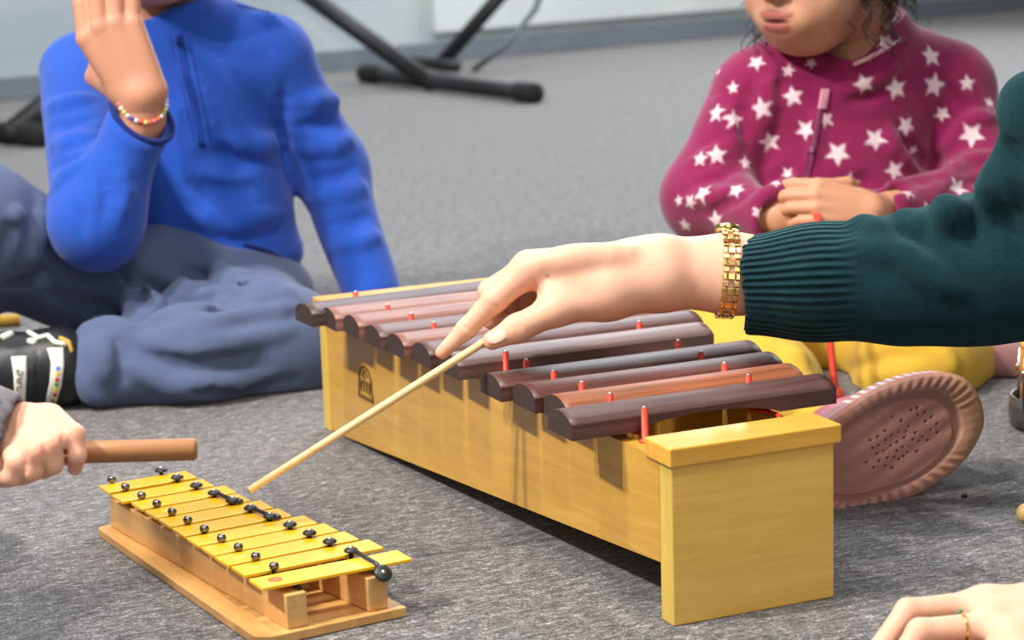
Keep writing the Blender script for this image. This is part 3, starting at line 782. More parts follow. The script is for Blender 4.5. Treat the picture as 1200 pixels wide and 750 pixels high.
for k, (u, v, c) in enumerate([(68, 431.6, (60, 140, 200)), (68, 438, (226, 190, 60)), (67, 445, (206, 60, 50)), (66.4, 451, (70, 150, 70)), (65.6, 457, (226, 196, 60)), (64.5, 463, (196, 60, 60)), (62, 470, (120, 140, 50))]):
    strip_on(sh, ([(u-2.4, v-2.3), (u-2.6, v+2.3)], [(u+2.4, v-2.3), (u+2.2, v+2.3)]), plain('colour_block', srgb(*c), .6), 'colour_block', shoe, .0024)
INK = plain('grey_lettering', srgb(110, 112, 108), .6)
bm = bmesh.new()
for st in ([(26, 434), (26, 438), (22.5, 439.5), (20, 437), (20, 433.5), (22.5, 433.5)], [(26, 443), (21, 443.5), (20, 446), (21, 448.5), (26, 449)], [(26, 453), (20, 453.5), (20, 458)]):
    line_on(sh, st, .0009, 3.2, bm)
obj_bm('lettering', bm, INK, shoe, True)
obj_bm('trim_line', line_on(sh, [(2, 396), (14, 391)], .0042, .5), SHW, shoe, True)
obj_bm('trim_line', line_on(sh, [(33, 389), (45, 396), (56, 393), (64, 401), (78, 404)], .0030, .5), SHW, shoe, True)
obj_bm('trim_dot', line_on(sh, [(34, 400), (42, 401)], .0042, .2), SHW, shoe, True)
bm = bmesh.new(); add_tube(bm, [AT(70, 396, 2.455), AT(80, 400, 2.45), AT(84, 410, 2.448), AT(80, 417, 2.45), AT(86, 420, 2.448), AT(90, 434, 2.448), AT(90, 450, 2.45)], .0026, 8); obj_bm('pull_loop', bm, OCHRE, shoe, True)
sh2 = Field(); sh2.chain([an1+[0, 0, .0], an1+(AT(-135, 470, 2.5)-an1)*.5, AT(-140, 470, 2.47)+[0, 0, .012]], [.046, .044, .036], .03)
V, F = sh2.mesh(.004, None, 2); V[:, 2] = np.maximum(V[:, 2], .0015); mesh_np('shoe', V, F, SHB, boy)
# bracelet of beads around the raised wrist
bm = bmesh.new(); bc = WR+(CF-WR)*.10; bn = norm(norm(WR-CF)+np.array([.38, -.75, 0.])); e1_ = norm(np.cross(bn, [0, 0, 1])); e2_ = np.cross(bn, e1_)*1.18
bcols = [(240, 236, 230), (226, 60, 80), (244, 222, 120), (60, 70, 180), (238, 120, 150), (236, 232, 226), (240, 110, 60), (200, 210, 80)]
mats = [plain('bead', srgb(*c), .35, vary=.03) for c in bcols]
nb = 34
for k in range(nb):
    a = 2*math.pi*k/nb; p = bc+(e1_*math.cos(a)+e2_*math.sin(a))*.0305
    r = bmesh.ops.create_icosphere(bm, subdivisions=2, radius=.0027, matrix=Matrix.Translation(Vector(p)))
    for fc in {fc for v_ in r['verts'] for fc in v_.link_faces}: fc.material_index = [0, 4, 0, 2, 0, 3, 0, 1, 2, 6, 4, 6, 0, 7, 2, 0, 5][k % 17]; fc.smooth = True
obj_bm('bracelet', bm, mats, boy)
# ================================================================== girl in the starred jacket
GSK = srgb(206, 150, 118)
girl = empty('person', GND(960, 432), 'small girl in maroon jacket with white stars and yellow trousers sitting behind the xylophone', 'person')
def g_torso(f, g=0.):
    f.ell(AT(978, 172, 2.68), (.118, .085, .135), None, .03, grow=g); f.ell(AT(965, 285, 2.66), (.135, .105, .125), None, .05, grow=g)
    f.cone(AT(1000, 75, 2.68), AT(890, 105, 2.66), .05, .048, .05, grow=g); f.cone(AT(1020, 75, 2.69), AT(1112, 100, 2.70), .055, .052, .05, grow=g)
GA = [AT(880, 112, 2.66), AT(826, 232, 2.62), AT(902, 254, 2.50)]
GB = [AT(1118, 112, 2.70), AT(1158, 232, 2.62), AT(1030, 248, 2.50)]
f = Field(); g_torso(f, -.022)
f.cone(AT(1010, 85, 2.69), AT(1000, 10, 2.66), .046, .046, .03)
f.chain(GA, [.036, .033, .022], .02); f.chain(GB, [.036, .033, .022], .02)
gh1, gk1, gn1 = AT(930, 392, 2.62), AT(838, 398, 2.44), AT(958, 540, 2.06)
gh2, gk2, gn2 = AT(1030, 392, 2.62), AT(1082, 440, 2.43), AT(1158, 422, 2.51)
f.chain([gh1, gk1, gn1], [.055, .04, .03], .03); f.chain([gh2, gk2, gn2], [.055, .045, .03], .03)
f.chain([gn2, AT(1240, 424, 2.50)], [.03, .025], .02)
spg, GP, GR = head(f, AT(956, -52, 2.62), .232, (-.66, -.74, -.12), None, srgb(164, 84, 80))
parts = [f.mesh(.004)]
fm = Field()      # lower face at finer grain
spg, GP, GR = head(fm, AT(956, -52, 2.62), .232, (-.66, -.74, -.12), None, srgb(164, 84, 80))
fm.cone(AT(1010, 60, 2.685), AT(1000, 10, 2.66), .0475, .0475, .03); parts = [parts[0], fm.mesh(.0022)]
fh = Field(); fh.cone(GA[2], AT(912, 252, 2.49), .022, .020)
sg1, _ = hand(fh, AT(910, 252, 2.49), (1, -.12, .22), (-.15, -1, .45), 1, [(.5, .7, .5), (.55, .75, .5), (.6, .8, .5), (.6, .8, .5)], .128, .5, (1.3, 1.1), 0, 1.12); parts.append(fh.mesh(.0018))
fh = Field(); fh.cone(GB[2], AT(1020, 247, 2.475), .022, .020)
sg2, _ = hand(fh, AT(1018, 247, 2.47), (-1, -.10, .20), (.1, -1, .5), -1, [(.45, .55, .4), (.5, .6, .4), (.5, .6, .4), (.5, .6, .4)], .128, .5, (1.2, 1.1), 0, 1.12); parts.append(fh.mesh(.0018))
V, F = join(parts); V[:, 2] = np.maximum(V[:, 2], .001)
mesh_np('body', V, F, SKIN, girl, attrs={'Col': tint(V, GSK, spg+sg1+sg2)})
# hair: cap and loose curls
hf = Field(); hf.ell(GP(0, -.10, .18), np.array([.41, .43, .37])*.232, GR, .01); hf.ell(GP(0, .36, -.16), np.array([.40, .30, .40])*.232, GR, .02, 's')
hf.ell(GP(.30, .06, -.12), np.array([.14, .12, .22])*.232, GR, .02, 's'); hf.ell(GP(-.34, .0, -.06), np.array([.14, .16, .18])*.232, GR, .02, 's')
hf.ell(GP(-.05, -.30, -.10), np.array([.30, .18, .30])*.232, GR, .05)
V, F = hf.mesh(.004, lambda P: .006*vnoise(P, 4, 45)); hr = mesh_np('hair', V, F, HAIRM, girl)
bm = bmesh.new()
for k in range(150):
    az = rng.uniform(-2.4, 2.4); st = GP(.36*math.sin(az)*rng.uniform(.75, 1.08), -.12-.36*math.cos(az)*rng.uniform(.7, 1.1), rng.uniform(-.30, .10))
    ln = rng.uniform(.045, .085); rad = rng.uniform(.004, .009); tw = rng.uniform(90, 190); ph = rng.uniform(0, 6.28)
    out = GR @ np.array([math.sin(az), -math.cos(az), 0])*rng.uniform(.0, .45)
    pts = [st+(out+np.array([0, 0, -1]))*ln*s_i+np.array([math.cos(tw*ln*s_i*1.2+ph), math.sin(tw*ln*s_i*1.2+ph), 0])*rad*(.4+s_i) for s_i in np.linspace(0, 1, 16)]
    add_tube(bm, pts, [rng.uniform(.0008, .0014)*(1.15-s_i*.7) for s_i in np.linspace(0, 1, 16)], 5)
obj_bm('curls', bm, HAIRM, hr, True)
# jacket
gj = Field(); g_torso(gj, .006)
gc0, gc1 = AT(1012, 92, 2.685), AT(1008, 44, 2.67)
gj.cone(gc0, gc1, .066, .064, .02)
for ch, hnd in ((GA, (914, 252, 2.485)), (GB, (1016, 247, 2.475))):
    a_ = Field(); a_.chain(ch, [.050, .049, .033], .03)
    x_ = norm(AT(*hnd)-ch[1]); a_.cone(ch[2]-x_*.02, ch[2]+x_*.03, .034, .033, .01); a_.cut(ch[2]+x_*(.018 if ch is GA else .004), x_, .07, .006); a_.cone(ch[2]-x_*.02, ch[2]+x_*.05, .026, .027, .003, 's')
    if ch is GA: folds(a_, [([(815, 212), (845, 205), (870, 190)], 7, -1), ([(812, 190), (840, 182), (862, 170)], 8, 1), ([(800, 238), (835, 232), (868, 222)], 8, 1), ([(842, 120), (858, 150), (862, 180)], 7, 1), ([(830, 252), (850, 240), (872, 232)], 5, -1)], .012)
    else: folds(a_, [([(1095, 190), (1120, 170), (1150, 160)], 7, -1), ([(1108, 206), (1135, 190), (1165, 182)], 8, 1), ([(1120, 150), (1140, 140), (1165, 138)], 7, 1), ([(1105, 230), (1130, 215), (1160, 208)], 6, -1)], .012)
    sub(gj, a_, .014)
folds(gj, [([(880, 90), (872, 130), (876, 170)], 8, -1), ([(905, 85), (900, 120), (893, 160)], 8, 1), ([(920, 85), (915, 115)], 6, -1), ([(985, 125), (1020, 112), (1060, 85)], 9, -1), ([(985, 105), (1020, 95), (1055, 70)], 8, 1),
           ([(1050, 140), (1060, 165), (1085, 188), (1105, 195)], 9, -1), ([(1040, 150), (1045, 175), (1070, 200)], 8, 1), ([(885, 235), (915, 222), (940, 200)], 9, 1), ([(890, 215), (915, 205), (930, 190)], 8, -1),
           ([(960, 205), (1000, 215), (1060, 212), (1100, 205)], 13, -1), ([(955, 232), (1000, 238), (1060, 235)], 12, 1), ([(948, 160), (944, 200), (940, 232)], 6, -1), ([(962, 120), (955, 160), (950, 200)], 5, 1)], .014)
gj.cone(AT(1010, 100, 2.68), AT(994, 30, 2.655), .050, .056, .006, 's')
V, F = gj.mesh(.0026, lambda P: .0014*vnoise(P, 15, 10), 2)
N = vnormals(V, F)
MAR = np.array(srgb(132, 28, 76)[:3]); WHT = np.array(srgb(226, 200, 206)[:3]); NECKC = np.array(srgb(222, 170, 178)[:3])
C = np.tile(MAR, (len(V), 1)); U_, V_ = project(V); Dc = np.linalg.norm(V-CO, axis=1); facing = ((CO-V)/Dc[:, None]*N).sum(1)
STARS = [(320, 182, 22), (250, 260, 16), (195, 342, 25), (265, 352, 25), (335, 330, 28), (418, 210, 17), (445, 295, 25), (470, 390, 25), (372, 435, 25), (212, 463, 25), (147, 478, 20), (303, 490, 18), (157, 577, 27), (262, 567, 22), (115, 615, 20), (195, 672, 26), (107, 692, 20), (340, 655, 16), (658, 248, 26), (760, 268, 28), (873, 263, 30), (862, 163, 28), (972, 247, 20), (897, 350, 20), (787, 385, 26), (692, 418, 28), (580, 460, 30), (547, 362, 20), (617, 552, 26), (752, 512, 25), (783, 572, 22), (982, 402, 31), (942, 562, 29), (1050, 495, 26), (708, 630, 27), (725, 130, 24), (490, 182, 14), (412, 525, 16), (1042, 305, 16), (85, 600, 14), (808, 458, 12), (385, 545, 14), (345, 105, 15), (205, 210, 10), (400, 620, 14), (530, 640, 16), (630, 690, 22), (850, 640, 24)]
def star(c, n, R, rot):
    t1 = norm(np.cross(n, [0.3, .1, 1.])); t2 = np.cross(n, t1); d = V-c
    m = (np.linalg.norm(d, axis=1) < R*1.2) & ((N*n).sum(1) > .2)
    x = d[m] @ t1; y = d[m] @ t2; ang = np.arctan2(y, x)+rot; r = np.hypot(x, y)
    s = 2*math.pi/5; q = np.abs((ang % s)-s/2); q = s/2-q          # 0 at a tip
    ri = .47; A = np.array([1., 0.]); B = np.array([ri*math.cos(s/2), ri*math.sin(s/2)])
    px, py = r/R*np.cos(q), r/R*np.sin(q); nx_, ny_ = (B-A)[1], -(B-A)[0]
    sd = (px-A[0])*nx_+(py-A[1])*ny_; w = np.clip(.5-sd/.10*1.2 if ((0-A[0])*nx_) < 0 else .5+sd/.10*1.2, 0, 1)
    C[m] = C[m]*(1-w[:, None])+WHT*w[:, None]
done = []
for x, y, r in STARS:
    u, v_ = 760+x*.3867, y*.3867
    near_ = np.where((np.hypot(U_-u, V_-v_) < 4) & (facing > .05))[0]
    if not len(near_): continue
    i = near_[np.argmin(Dc[near_])]; star(V[i], N[i], r*.3867*V[i][1]/FPX*1.32, rng.uniform(0, 6.28)); done.append(V[i])
for _ in range(900):                                 # the same print all round the garment
    i = rng.integers(len(V))
    if facing[i] > -.1 or min(np.linalg.norm(V[i]-d) for d in done) < .034: continue
    star(V[i], N[i], .0115, rng.uniform(0, 6.28)); done.append(V[i])
inner = (np.linalg.norm(np.cross(V-gc0, norm(gc1-gc0)), axis=1) < .058) & (V[:, 2] > gc0[2]-.005) ; C[inner] = NECKC
MARM = cloth('maroon_fleece', None, colattr='Col', big=9, vary=.12, sheen=.3)
gjo = mesh_np('fleece_jacket', V, F, MARM, girl, attrs={'Col': C})
obj_bm('collar_edge', line_on(gj, [(1000, 76), (1018, 68), (1036, 58), (1054, 46)], .0028, .3), plain('pale_pink_edge', srgb(222, 176, 184), .8), gjo, True)
MZ = plain('maroon_zip', srgb(104, 24, 66), .5); PINKZ = plain('pale_pink_zip', srgb(196, 130, 150), .45)
strip_on(gj, ([(964, 100), (954, 150), (943, 200), (937, 238)], [(972, 100), (962, 150), (951, 200), (945, 238)]), MZ, 'zipper', gjo)
strip_on(gj, ([(962, 104), (958, 128)], [(973, 104), (969, 128)]), PINKZ, 'zip_pull', gjo, .003)
strip_on(gj, ([(948, 172), (946, 180)], [(956, 172), (954, 180)]), MZ, 'zip_stop', gjo, .003)
# trousers
YEL_C = cloth('yellow_cotton', srgb(208, 166, 58), fuzz=1400, sheen=.2, vary=.08, big=12)
gt = Field(); gt.ell(AT(985, 372, 2.66), (.15, .115, .085), None, .03)
gt.chain([gh1, AT(838, 392, 2.46), AT(900, 452, 2.24), AT(945, 520, 2.10)], [.075, .056, .05, .042], .04)
gt.chain([gh2, AT(1078, 432, 2.44), AT(1122, 422, 2.49)], [.082, .062, .048], .04)
folds(gt, [([(995, 432), (1040, 420), (1085, 412)], 8, -1), ([(1000, 450), (1040, 440), (1090, 436)], 9, 1), ([(990, 468), (1010, 462), (1040, 460)], 7, 1), ([(1100, 405), (1112, 425), (1118, 440)], 6, 1), ([(905, 410), (915, 440), (912, 470)], 7, -1), ([(925, 408), (940, 430)], 8, 1)], .014)
V, F = gt.mesh(.0042, lambda P: .0018*vnoise(P, 21, 8), 2); V[:, 2] = np.maximum(V[:, 2], .0015)
mesh_np('trousers', V, F, YEL_C, girl)
# shoes
t = NT('mauve_rubber'); b_ = t.attr('Col'); t.base(b_); t.set(Roughness=.42, Subsurface_Weight=.15, Subsurface_Scale=.004); RUB = t.m
OUT = np.array([(1155, 500), (1154, 478), (1146, 458), (1133, 444), (1114, 437), (1092, 437), (1068, 441), (1043, 449), (1018, 461), (996, 475), (972, 492), (950, 512), (932, 538), (922, 566), (924, 590), (938, 604), (962, 609), (990, 607), (1018, 600), (1046, 592), (1074, 582), (1100, 567), (1124, 549), (1142, 528)], float)
def smooth_loop(P, n):
    k = len(P); t_ = np.linspace(0, k, n, endpoint=False); out = []
    for s_i in t_:
        i = int(s_i); q = s_i-i; p0, p1, p2, p3 = (P[(i+j) % k] for j in (-1, 0, 1, 2))
        out.append(.5*((2*p1)+(-p0+p2)*q+(2*p0-5*p1+4*p2-p3)*q*q+(-p0+3*p1-3*p2+p3)*q**3))
    return np.array(out)
def sole_pt(u, v): return AT(u, v, 1.985+.00030*(u-1040)-.00012*(v-520))
OL = smooth_loop(OUT, 288); cen = np.array([1040., 525.])
n_front = norm(-np.cross(sole_pt(1100, 520)-sole_pt(1000, 520), sole_pt(1040, 480)-sole_pt(1040, 560)))
if n_front[1] > 0: n_front = -n_front
rings = []; cols = []; VS = []
SR_ = np.r_[np.linspace(.012, .70, 60), np.linspace(.72, .96, 14), .985, 1.0]
dots = [(x*.4+900, y*.4+340) for x, y in [(437, 345), (460, 357), (480, 372), (495, 392), (498, 417), (478, 408), (462, 385), (440, 365), (413, 398), (390, 383), (365, 372), (362, 425), (383, 415), (400, 432), (425, 438), (443, 443), (433, 417), (420, 352), (343, 413), (322, 430), (300, 440), (325, 455), (345, 440), (378, 445), (395, 460), (410, 475), (437, 472), (378, 470), (360, 455), (340, 470), (322, 478), (308, 462), (325, 500), (345, 515), (365, 520), (385, 495), (370, 490), (350, 492), (310, 520), (398, 486), (290, 505), (405, 415), (455, 430), (470, 440)]]
for s_i in SR_:
    for k in range(288):
        uv = cen+(OL[k]-cen)*s_i; p = sole_pt(*uv); h_ = 0.; col = np.array([206., 150, 134])
        toe = np.clip((uv[0]-1085)/60, 0, 1); heel = np.clip((1015-uv[0])/70, 0, 1)
        col = col*(1-toe*.8)+np.array([226, 176, 130])*toe*.8; col = col*(1-heel*.6)+np.array([200, 122, 118])*heel*.6
        if s_i > .72 and s_i < .99:
            e_ = math.sin(math.pi*(s_i-.72)/.27); w_ = math.sin(k*2*math.pi/288*44); side_ = 1 if not (k < 19 or k > 275) else .15
            lowr = .45+.55*np.clip((uv[1]-500)/60, 0, 1); h_ += .0013*e_*w_*side_*lowr+.0025*e_; col *= 1+.07*w_*e_*side_*lowr
        if abs(s_i-.70) < .04: h_ -= .0015; col = col*.9
        h_ += .0004*math.sin((uv[0]*.55+uv[1]*.95)*.24+1.5*math.sin(uv[0]*.03))*(s_i < .68)
        for d in dots:
            if math.hypot(uv[0]-d[0], uv[1]-d[1]) < 1.7: h_ -= .002; col = np.array([120., 76, 56])
        if s_i >= .985: h_ -= .004
        VS.append(p+n_front*h_); cols.append(srgb(*np.clip(col, 0, 255))[:3])
nr = len(SR_)
for d_ in (.008, .020):                                # rim going back to the upper
    for k in range(288):
        VS.append(sole_pt(*OL[k])-n_front*d_); toe = k < 29 or k > 267; cols.append(srgb(206, 208, 206)[:3] if toe or (k % 5 < 2 and k < 107) else srgb(176, 120, 116)[:3]); 
FS = []
for r in range(nr+1):
    for k in range(288):
        j = (k+1) % 288; FS.append((r*288+k, r*288+j, (r+1)*288+j, (r+1)*288+k))
VS = np.array(VS); FS = np.array(FS)
ctr = len(VS); VS = np.vstack([VS, sole_pt(*cen), ]); cols.append(cols[0])
FS = np.vstack([FS, [(ctr, (k+1) % 288, k, k) for k in range(0)]]) if False else FS
up_ = Field(); hl, to = sole_pt(955, 560), sole_pt(1105, 492)
up_.chain([hl-n_front*.052, (hl+to)/2-n_front*.050, to-n_front*.042], [.040, .042, .034], .02)
up_.ell(sole_pt(1040, 525)-n_front*.02, (.010, .075, .045), np.stack([n_front, norm(to-hl), np.cross(n_front, norm(to-hl))], 1), .015)
V2, F2 = up_.mesh(.004, None, 2); V2[:, 2] = np.maximum(V2[:, 2], .0015)
shoe = mesh_np('shoe', V2, F2, RUB, girl, attrs={'Col': np.tile(srgb(168, 84, 96)[:3], (len(V2), 1))})
# close the tiny hole in the middle of the sole
FS = np.vstack([FS, [(ctr, k, (k+1) % 288, (k+1) % 288) for k in range(0)]]) if False else FS
VS[ctr] = VS[:288].mean(0)
mesh_np('sole', VS, FS, RUB, shoe, attrs={'Col': np.array(cols)})
s2_ = Field(); s2_.chain([AT(1158, 416, 2.50), AT(1215, 414, 2.50), AT(1275, 424, 2.48)], [.042, .046, .036], .02)
V2, F2 = s2_.mesh(.004, None, 2); V2[:, 2] = np.maximum(V2[:, 2], .0015)
mesh_np('shoe', V2, F2, RUB, girl, attrs={'Col': np.tile(srgb(150, 106, 102)[:3], (len(V2), 1))})
# red stick in her hands
bm = bmesh.new(); add_tube(bm, [AT(957, 250, 2.445), AT(966, 330, 2.42), AT(979, 462, 2.30)], .0042, 10)
add_lathe(bm, [(0, -.012), (.008, -.010), (.011, 0), (.008, .010), (0, .012)], AT(979, 466, 2.30), 16)
tag(obj_bm('stick', bm, plain('red_lacquer', srgb(226, 74, 56), .4, vary=.05), None, True), "red stick held upright in the small girl's hands, reaching down past the yellow trousers", 'stick')
# ================================================================== woman reaching in with the stick
WSK = srgb(224, 176, 148)
woman = empty('person', (.82, 1.62, 0), 'adult in dark green knitted sweater with gold watch reaching over the xylophone with a stick', 'person')
P_ = lambda u, v, Y: AT(u, v, Y)
# right hand, from wrist to fingertips
hd = Field()
wr_t, wr_b = P_(858, 303, 1.905), P_(858, 338, 1.895)
hd.cone(P_(985, 312, 1.895), wr_t, M(27, 1.9), M(23.5, 1.9), .02); hd.cone(P_(985, 345, 1.885), wr_b, M(30, 1.9), M(24.5, 1.9), .02)
hd.cone(P_(920, 322, 1.90), P_(790, 318, 1.895), M(38, 1.9), M(33, 1.9), .02)
hd.cone(wr_t, P_(770, 304, 1.905), M(23, 1.9), M(22, 1.9), .02); hd.cone(wr_b, P_(775, 336, 1.89), M(24, 1.9), M(22, 1.9), .02)
hd.cone(P_(748, 298, 1.915), P_(738, 298, 1.915), M(15, 1.9), M(15, 1.9), .02)          # wrist bone
MC = [(P_(622, 316, 1.880), 19), (P_(620, 312, 1.900), 19), (P_(630, 318, 1.918), 18), (P_(645, 326, 1.934), 16)]
for k, (m, r) in enumerate(MC): hd.cone(P_(772, 304+4*k, 1.890+.012*k), m, M(23-k, 1.9), M(r, 1.9), .018)
hd.cone(P_(770, 325, 1.885), P_(700, 330, 1.880), M(30, 1.88), M(26, 1.88), .02)
hd.cone(P_(775, 334, 1.885), P_(712, 346, 1.872), M(23, 1.88), M(25, 1.88), .02)        # ball of the thumb
hd.cone(P_(712, 346, 1.872), P_(655, 361, 1.862), M(25, 1.87), M(18.5, 1.87), .02)
hd.cone(P_(655, 361, 1.862), P_(606, 385, 1.856), M(18.5, 1.86), M(16.5, 1.86), .012)
hd.cone(P_(606, 385, 1.856), P_(577, 399, 1.855), M(16.5, 1.86), M(11.5, 1.86), .006)
hd.cone(P_(672, 322, 1.876), P_(648, 338, 1.872), M(17, 1.87), M(9, 1.87), .02)         # web between thumb and index
IX = [P_(620, 316, 1.880), P_(580, 351, 1.876), P_(546, 386, 1.877), P_(518, 413, 1.878)]
hd.chain(IX[:2], [M(18.5, 1.88), M(15, 1.88)], .010); hd.cone(IX[1], IX[2], M(15, 1.88), M(11.8, 1.88), .005); hd.cone(IX[2], IX[3], M(11.8, 1.88), M(8.2, 1.88), .004)
for q, rad in (([P_(617, 316, 1.900), P_(575, 342, 1.905), P_(578, 374, 1.915), P_(600, 377, 1.915)], (17, 15, 12.5, 10)),
               ([P_(630, 320, 1.920), P_(590, 345, 1.928), P_(594, 374, 1.934), P_(614, 374, 1.930)], (16, 14, 12, 9.5)),
               ([P_(645, 328, 1.936), P_(612, 348, 1.945), P_(615, 370, 1.948), P_(630, 368, 1.943)], (14, 12, 10.5, 8.5))):
    r_ = [M(x, 1.91) for x in rad]
    hd.cone(q[0], q[1], r_[0], r_[1], .008); hd.cone(q[1], q[2], r_[1], r_[2], .003); hd.cone(q[2], q[3], r_[2], r_[3], .003)
for u, v, r in ((640, 338, 4), (641, 342, 4)): pass
folds(hd, [([(622, 327), (627, 335), (631, 343)], 1.8, -1), ([(640, 320), (645, 330)], 1.5, -1), ([(600, 376), (604, 384), (607, 394)], 1.1, -1), ([(606, 374), (610, 383), (612, 390)], 1.0, -1), ([(596, 379), (599, 387)], .9, -1), ([(575, 356), (584, 362)], .9, -1), ([(541, 381), (550, 388)], .8, -1)], .003)
# tendons
folds(hd, [([(636, 306), (680, 300), (735, 297)], 2.5, 1)], .02)
spots = []
def nail(c, d, n, L_, W_2, col=(246, 200, 184)):
    d = norm(d); n = norm(n-d*np.dot(n, d)); b = np.cross(d, n); R = np.stack([b, d, n], 1)
    hd.ell(c, (W_2, L_, .0016), R, .0012); spots.append((c, ((W_2*1.02, L_*1.02, .005), R), srgb(*col), .85))
tc = hits(hd, [(584, 395), (588, 392)])[0]
nrm = CO-tc[0]; nrm = norm(nrm)
nail(hits(hd, [(583, 395)])[0][0]-nrm*.0006, P_(572, 400, 1.855)-P_(600, 386, 1.855), nrm+np.array([-.12, 0, .35]), M(12, 1.86), M(8, 1.86))
spots += [(P_(578, 404, 1.845), M(14, 1.86), srgb(240, 168, 144), .35), (IX[3], M(13, 1.86), srgb(238, 160, 136), .5), (IX[1], M(16, 1.86), srgb(240, 176, 150), .3), (P_(612, 318, 1.865), M(20, 1.86), srgb(240, 178, 152), .35), (P_(604, 384, 1.84), M(12, 1.86), srgb(232, 172, 140), .4), (P_(632, 338, 1.87), M(14, 1.86), srgb(224, 150, 122), .5)]
h1 = hd.mesh(.0013, None, 1)
# left hand resting on the carpet
fl = Field()
s_l = []
LM = P_(1152, 708, 1.525); LP = P_(1064, 716, 1.512); LD = P_(1024, 768, 1.495); LT = P_(1004, 800, 1.487)
LW = P_(1290, 720, 1.545)
for q_, z_ in ((LD, .014), (LT, .0085)): q_[2] = max(q_[2], z_)
fl.cone(LW, LM, M(40, 1.53), M(18, 1.53), .02); fl.cone(LW, P_(1162, 726, 1.495), M(40, 1.53), M(19, 1.5), .03); fl.cone(LW, P_(1178, 752, 1.465), M(38, 1.53), M(18, 1.47), .03); fl.cone(LW, P_(1200, 775, 1.44), M(34, 1.53), M(16, 1.45), .03)
fl.ell(P_(1166, 703, 1.52), (M(20, 1.52), M(13, 1.52), M(11, 1.52)), None, .012)
fl.cone(LM, LP, M(17.5, 1.52), M(15.5, 1.51), .012); fl.cone(LP, LD, M(15.5, 1.51), M(13, 1.5), .004); fl.cone(LD, LT, M(13, 1.5), M(10, 1.49), .004)
A2 = [P_(1164, 733, 1.49), P_(1078, 740, 1.482), P_(1038, 796, 1.468), P_(1016, 836, 1.46)]
for q_ in A2[2:]: q_[2] = max(q_[2], .010)
fl.cone(A2[0], A2[1], M(18, 1.49), M(16, 1.48), .009); fl.cone(A2[1], A2[2], M(16, 1.48), M(13, 1.47), .004); fl.cone(A2[2], A2[3], M(13, 1.47), M(10, 1.46), .004)
A3 = [P_(1180, 766, 1.462), P_(1096, 792, 1.448), P_(1058, 836, 1.44), P_(1040, 860, 1.436)]
for q_ in A3[1:]: q_[2] = max(q_[2], .010)
fl.cone(A3[0], A3[1], M(17, 1.46), M(15, 1.45), .008); fl.cone(A3[1], A3[2], M(15, 1.45), M(12, 1.44), .004); fl.cone(A3[2], A3[3], M(12, 1.44), M(10, 1.44), .004)
A4 = [P_(1204, 790, 1.438), P_(1130, 826, 1.425), P_(1100, 860, 1.42)]
for q_ in A4[1:]: q_[2] = max(q_[2], .010)
fl.cone(A4[0], A4[1], M(15, 1.44), M(13, 1.43), .008); fl.cone(A4[1], A4[2], M(13, 1.43), M(10, 1.42), .004)
fl.cone(P_(1250, 720, 1.55), P_(1170, 735, 1.565), M(24, 1.55), M(17, 1.56), .02); fl.cone(P_(1170, 735, 1.565), P_(1120, 745, 1.565), M(17, 1.56), M(11, 1.56), .006)
LEL = np.array([.60, 1.40, .27]); LSH = np.array([.66, 1.43, .52]); RSH = np.array([.66, 1.80, .52]); REL = P_(1300, 300, 1.86)
fl.cone(LW, LW+(LEL-LW)*.35, M(38, 1.53), M(46, 1.53), .02)
h2 = fl.mesh(.0016, None, 1)
sk2 = [(LP, M(17, 1.5), srgb(240, 176, 150), .45), (LM+[0, 0, .01], M(20, 1.5), srgb(242, 182, 158), .3)]
# body under the clothes
f = Field(); f.chain([P_(985, 330, 1.89), REL, RSH], [.034, .040, .046], .02); f.chain([LW+(LEL-LW)*.3, LEL, LSH], [.03, .040, .046], .02)
f.ell((.76, 1.62, .40), (.10, .16, .17), None, .05); f.ell((.86, 1.62, .17), (.12, .17, .13), None, .06); f.cone(LSH, RSH, .055, .055, .05)
f.cone((.66, 1.62, .55), (.60, 1.62, .66), .055, .05, .03)
for s in (-1, 1): f.chain([(.86, 1.62+.09*s, .12), (.56, 1.62+.34*s, .10), (.80, 1.62+.02*s, .055)], [.085, .062, .045], .04)
sph, WP, WR_ = head(f, (.56, 1.62, .80), .25, (-1, .02, -.45), None, srgb(190, 104, 96))
h3 = f.mesh(.006)
V, F = join([h1, h2, h3]); V[:, 2] = np.maximum(V[:, 2], .001)
mesh_np('body', V, F, SKIN, woman, attrs={'Col': tint(V, WSK, spots+sk2+sph)})
hf = Field(); hf.ell(WP(0, -.09, .18), np.array([.42, .45, .38])*.25, WR_, .01); hf.ell(WP(0, .38, -.14), np.array([.36, .30, .40])*.25, WR_, .02, 's'); hf.cone(WP(0, -.40, .0), WP(0, -.45, -.7), .07, .04, .05)
V, F = hf.mesh(.006, lambda P: .004*vnoise(P, 14, 40)); mesh_np('hair', V, F, HAIRM, woman)
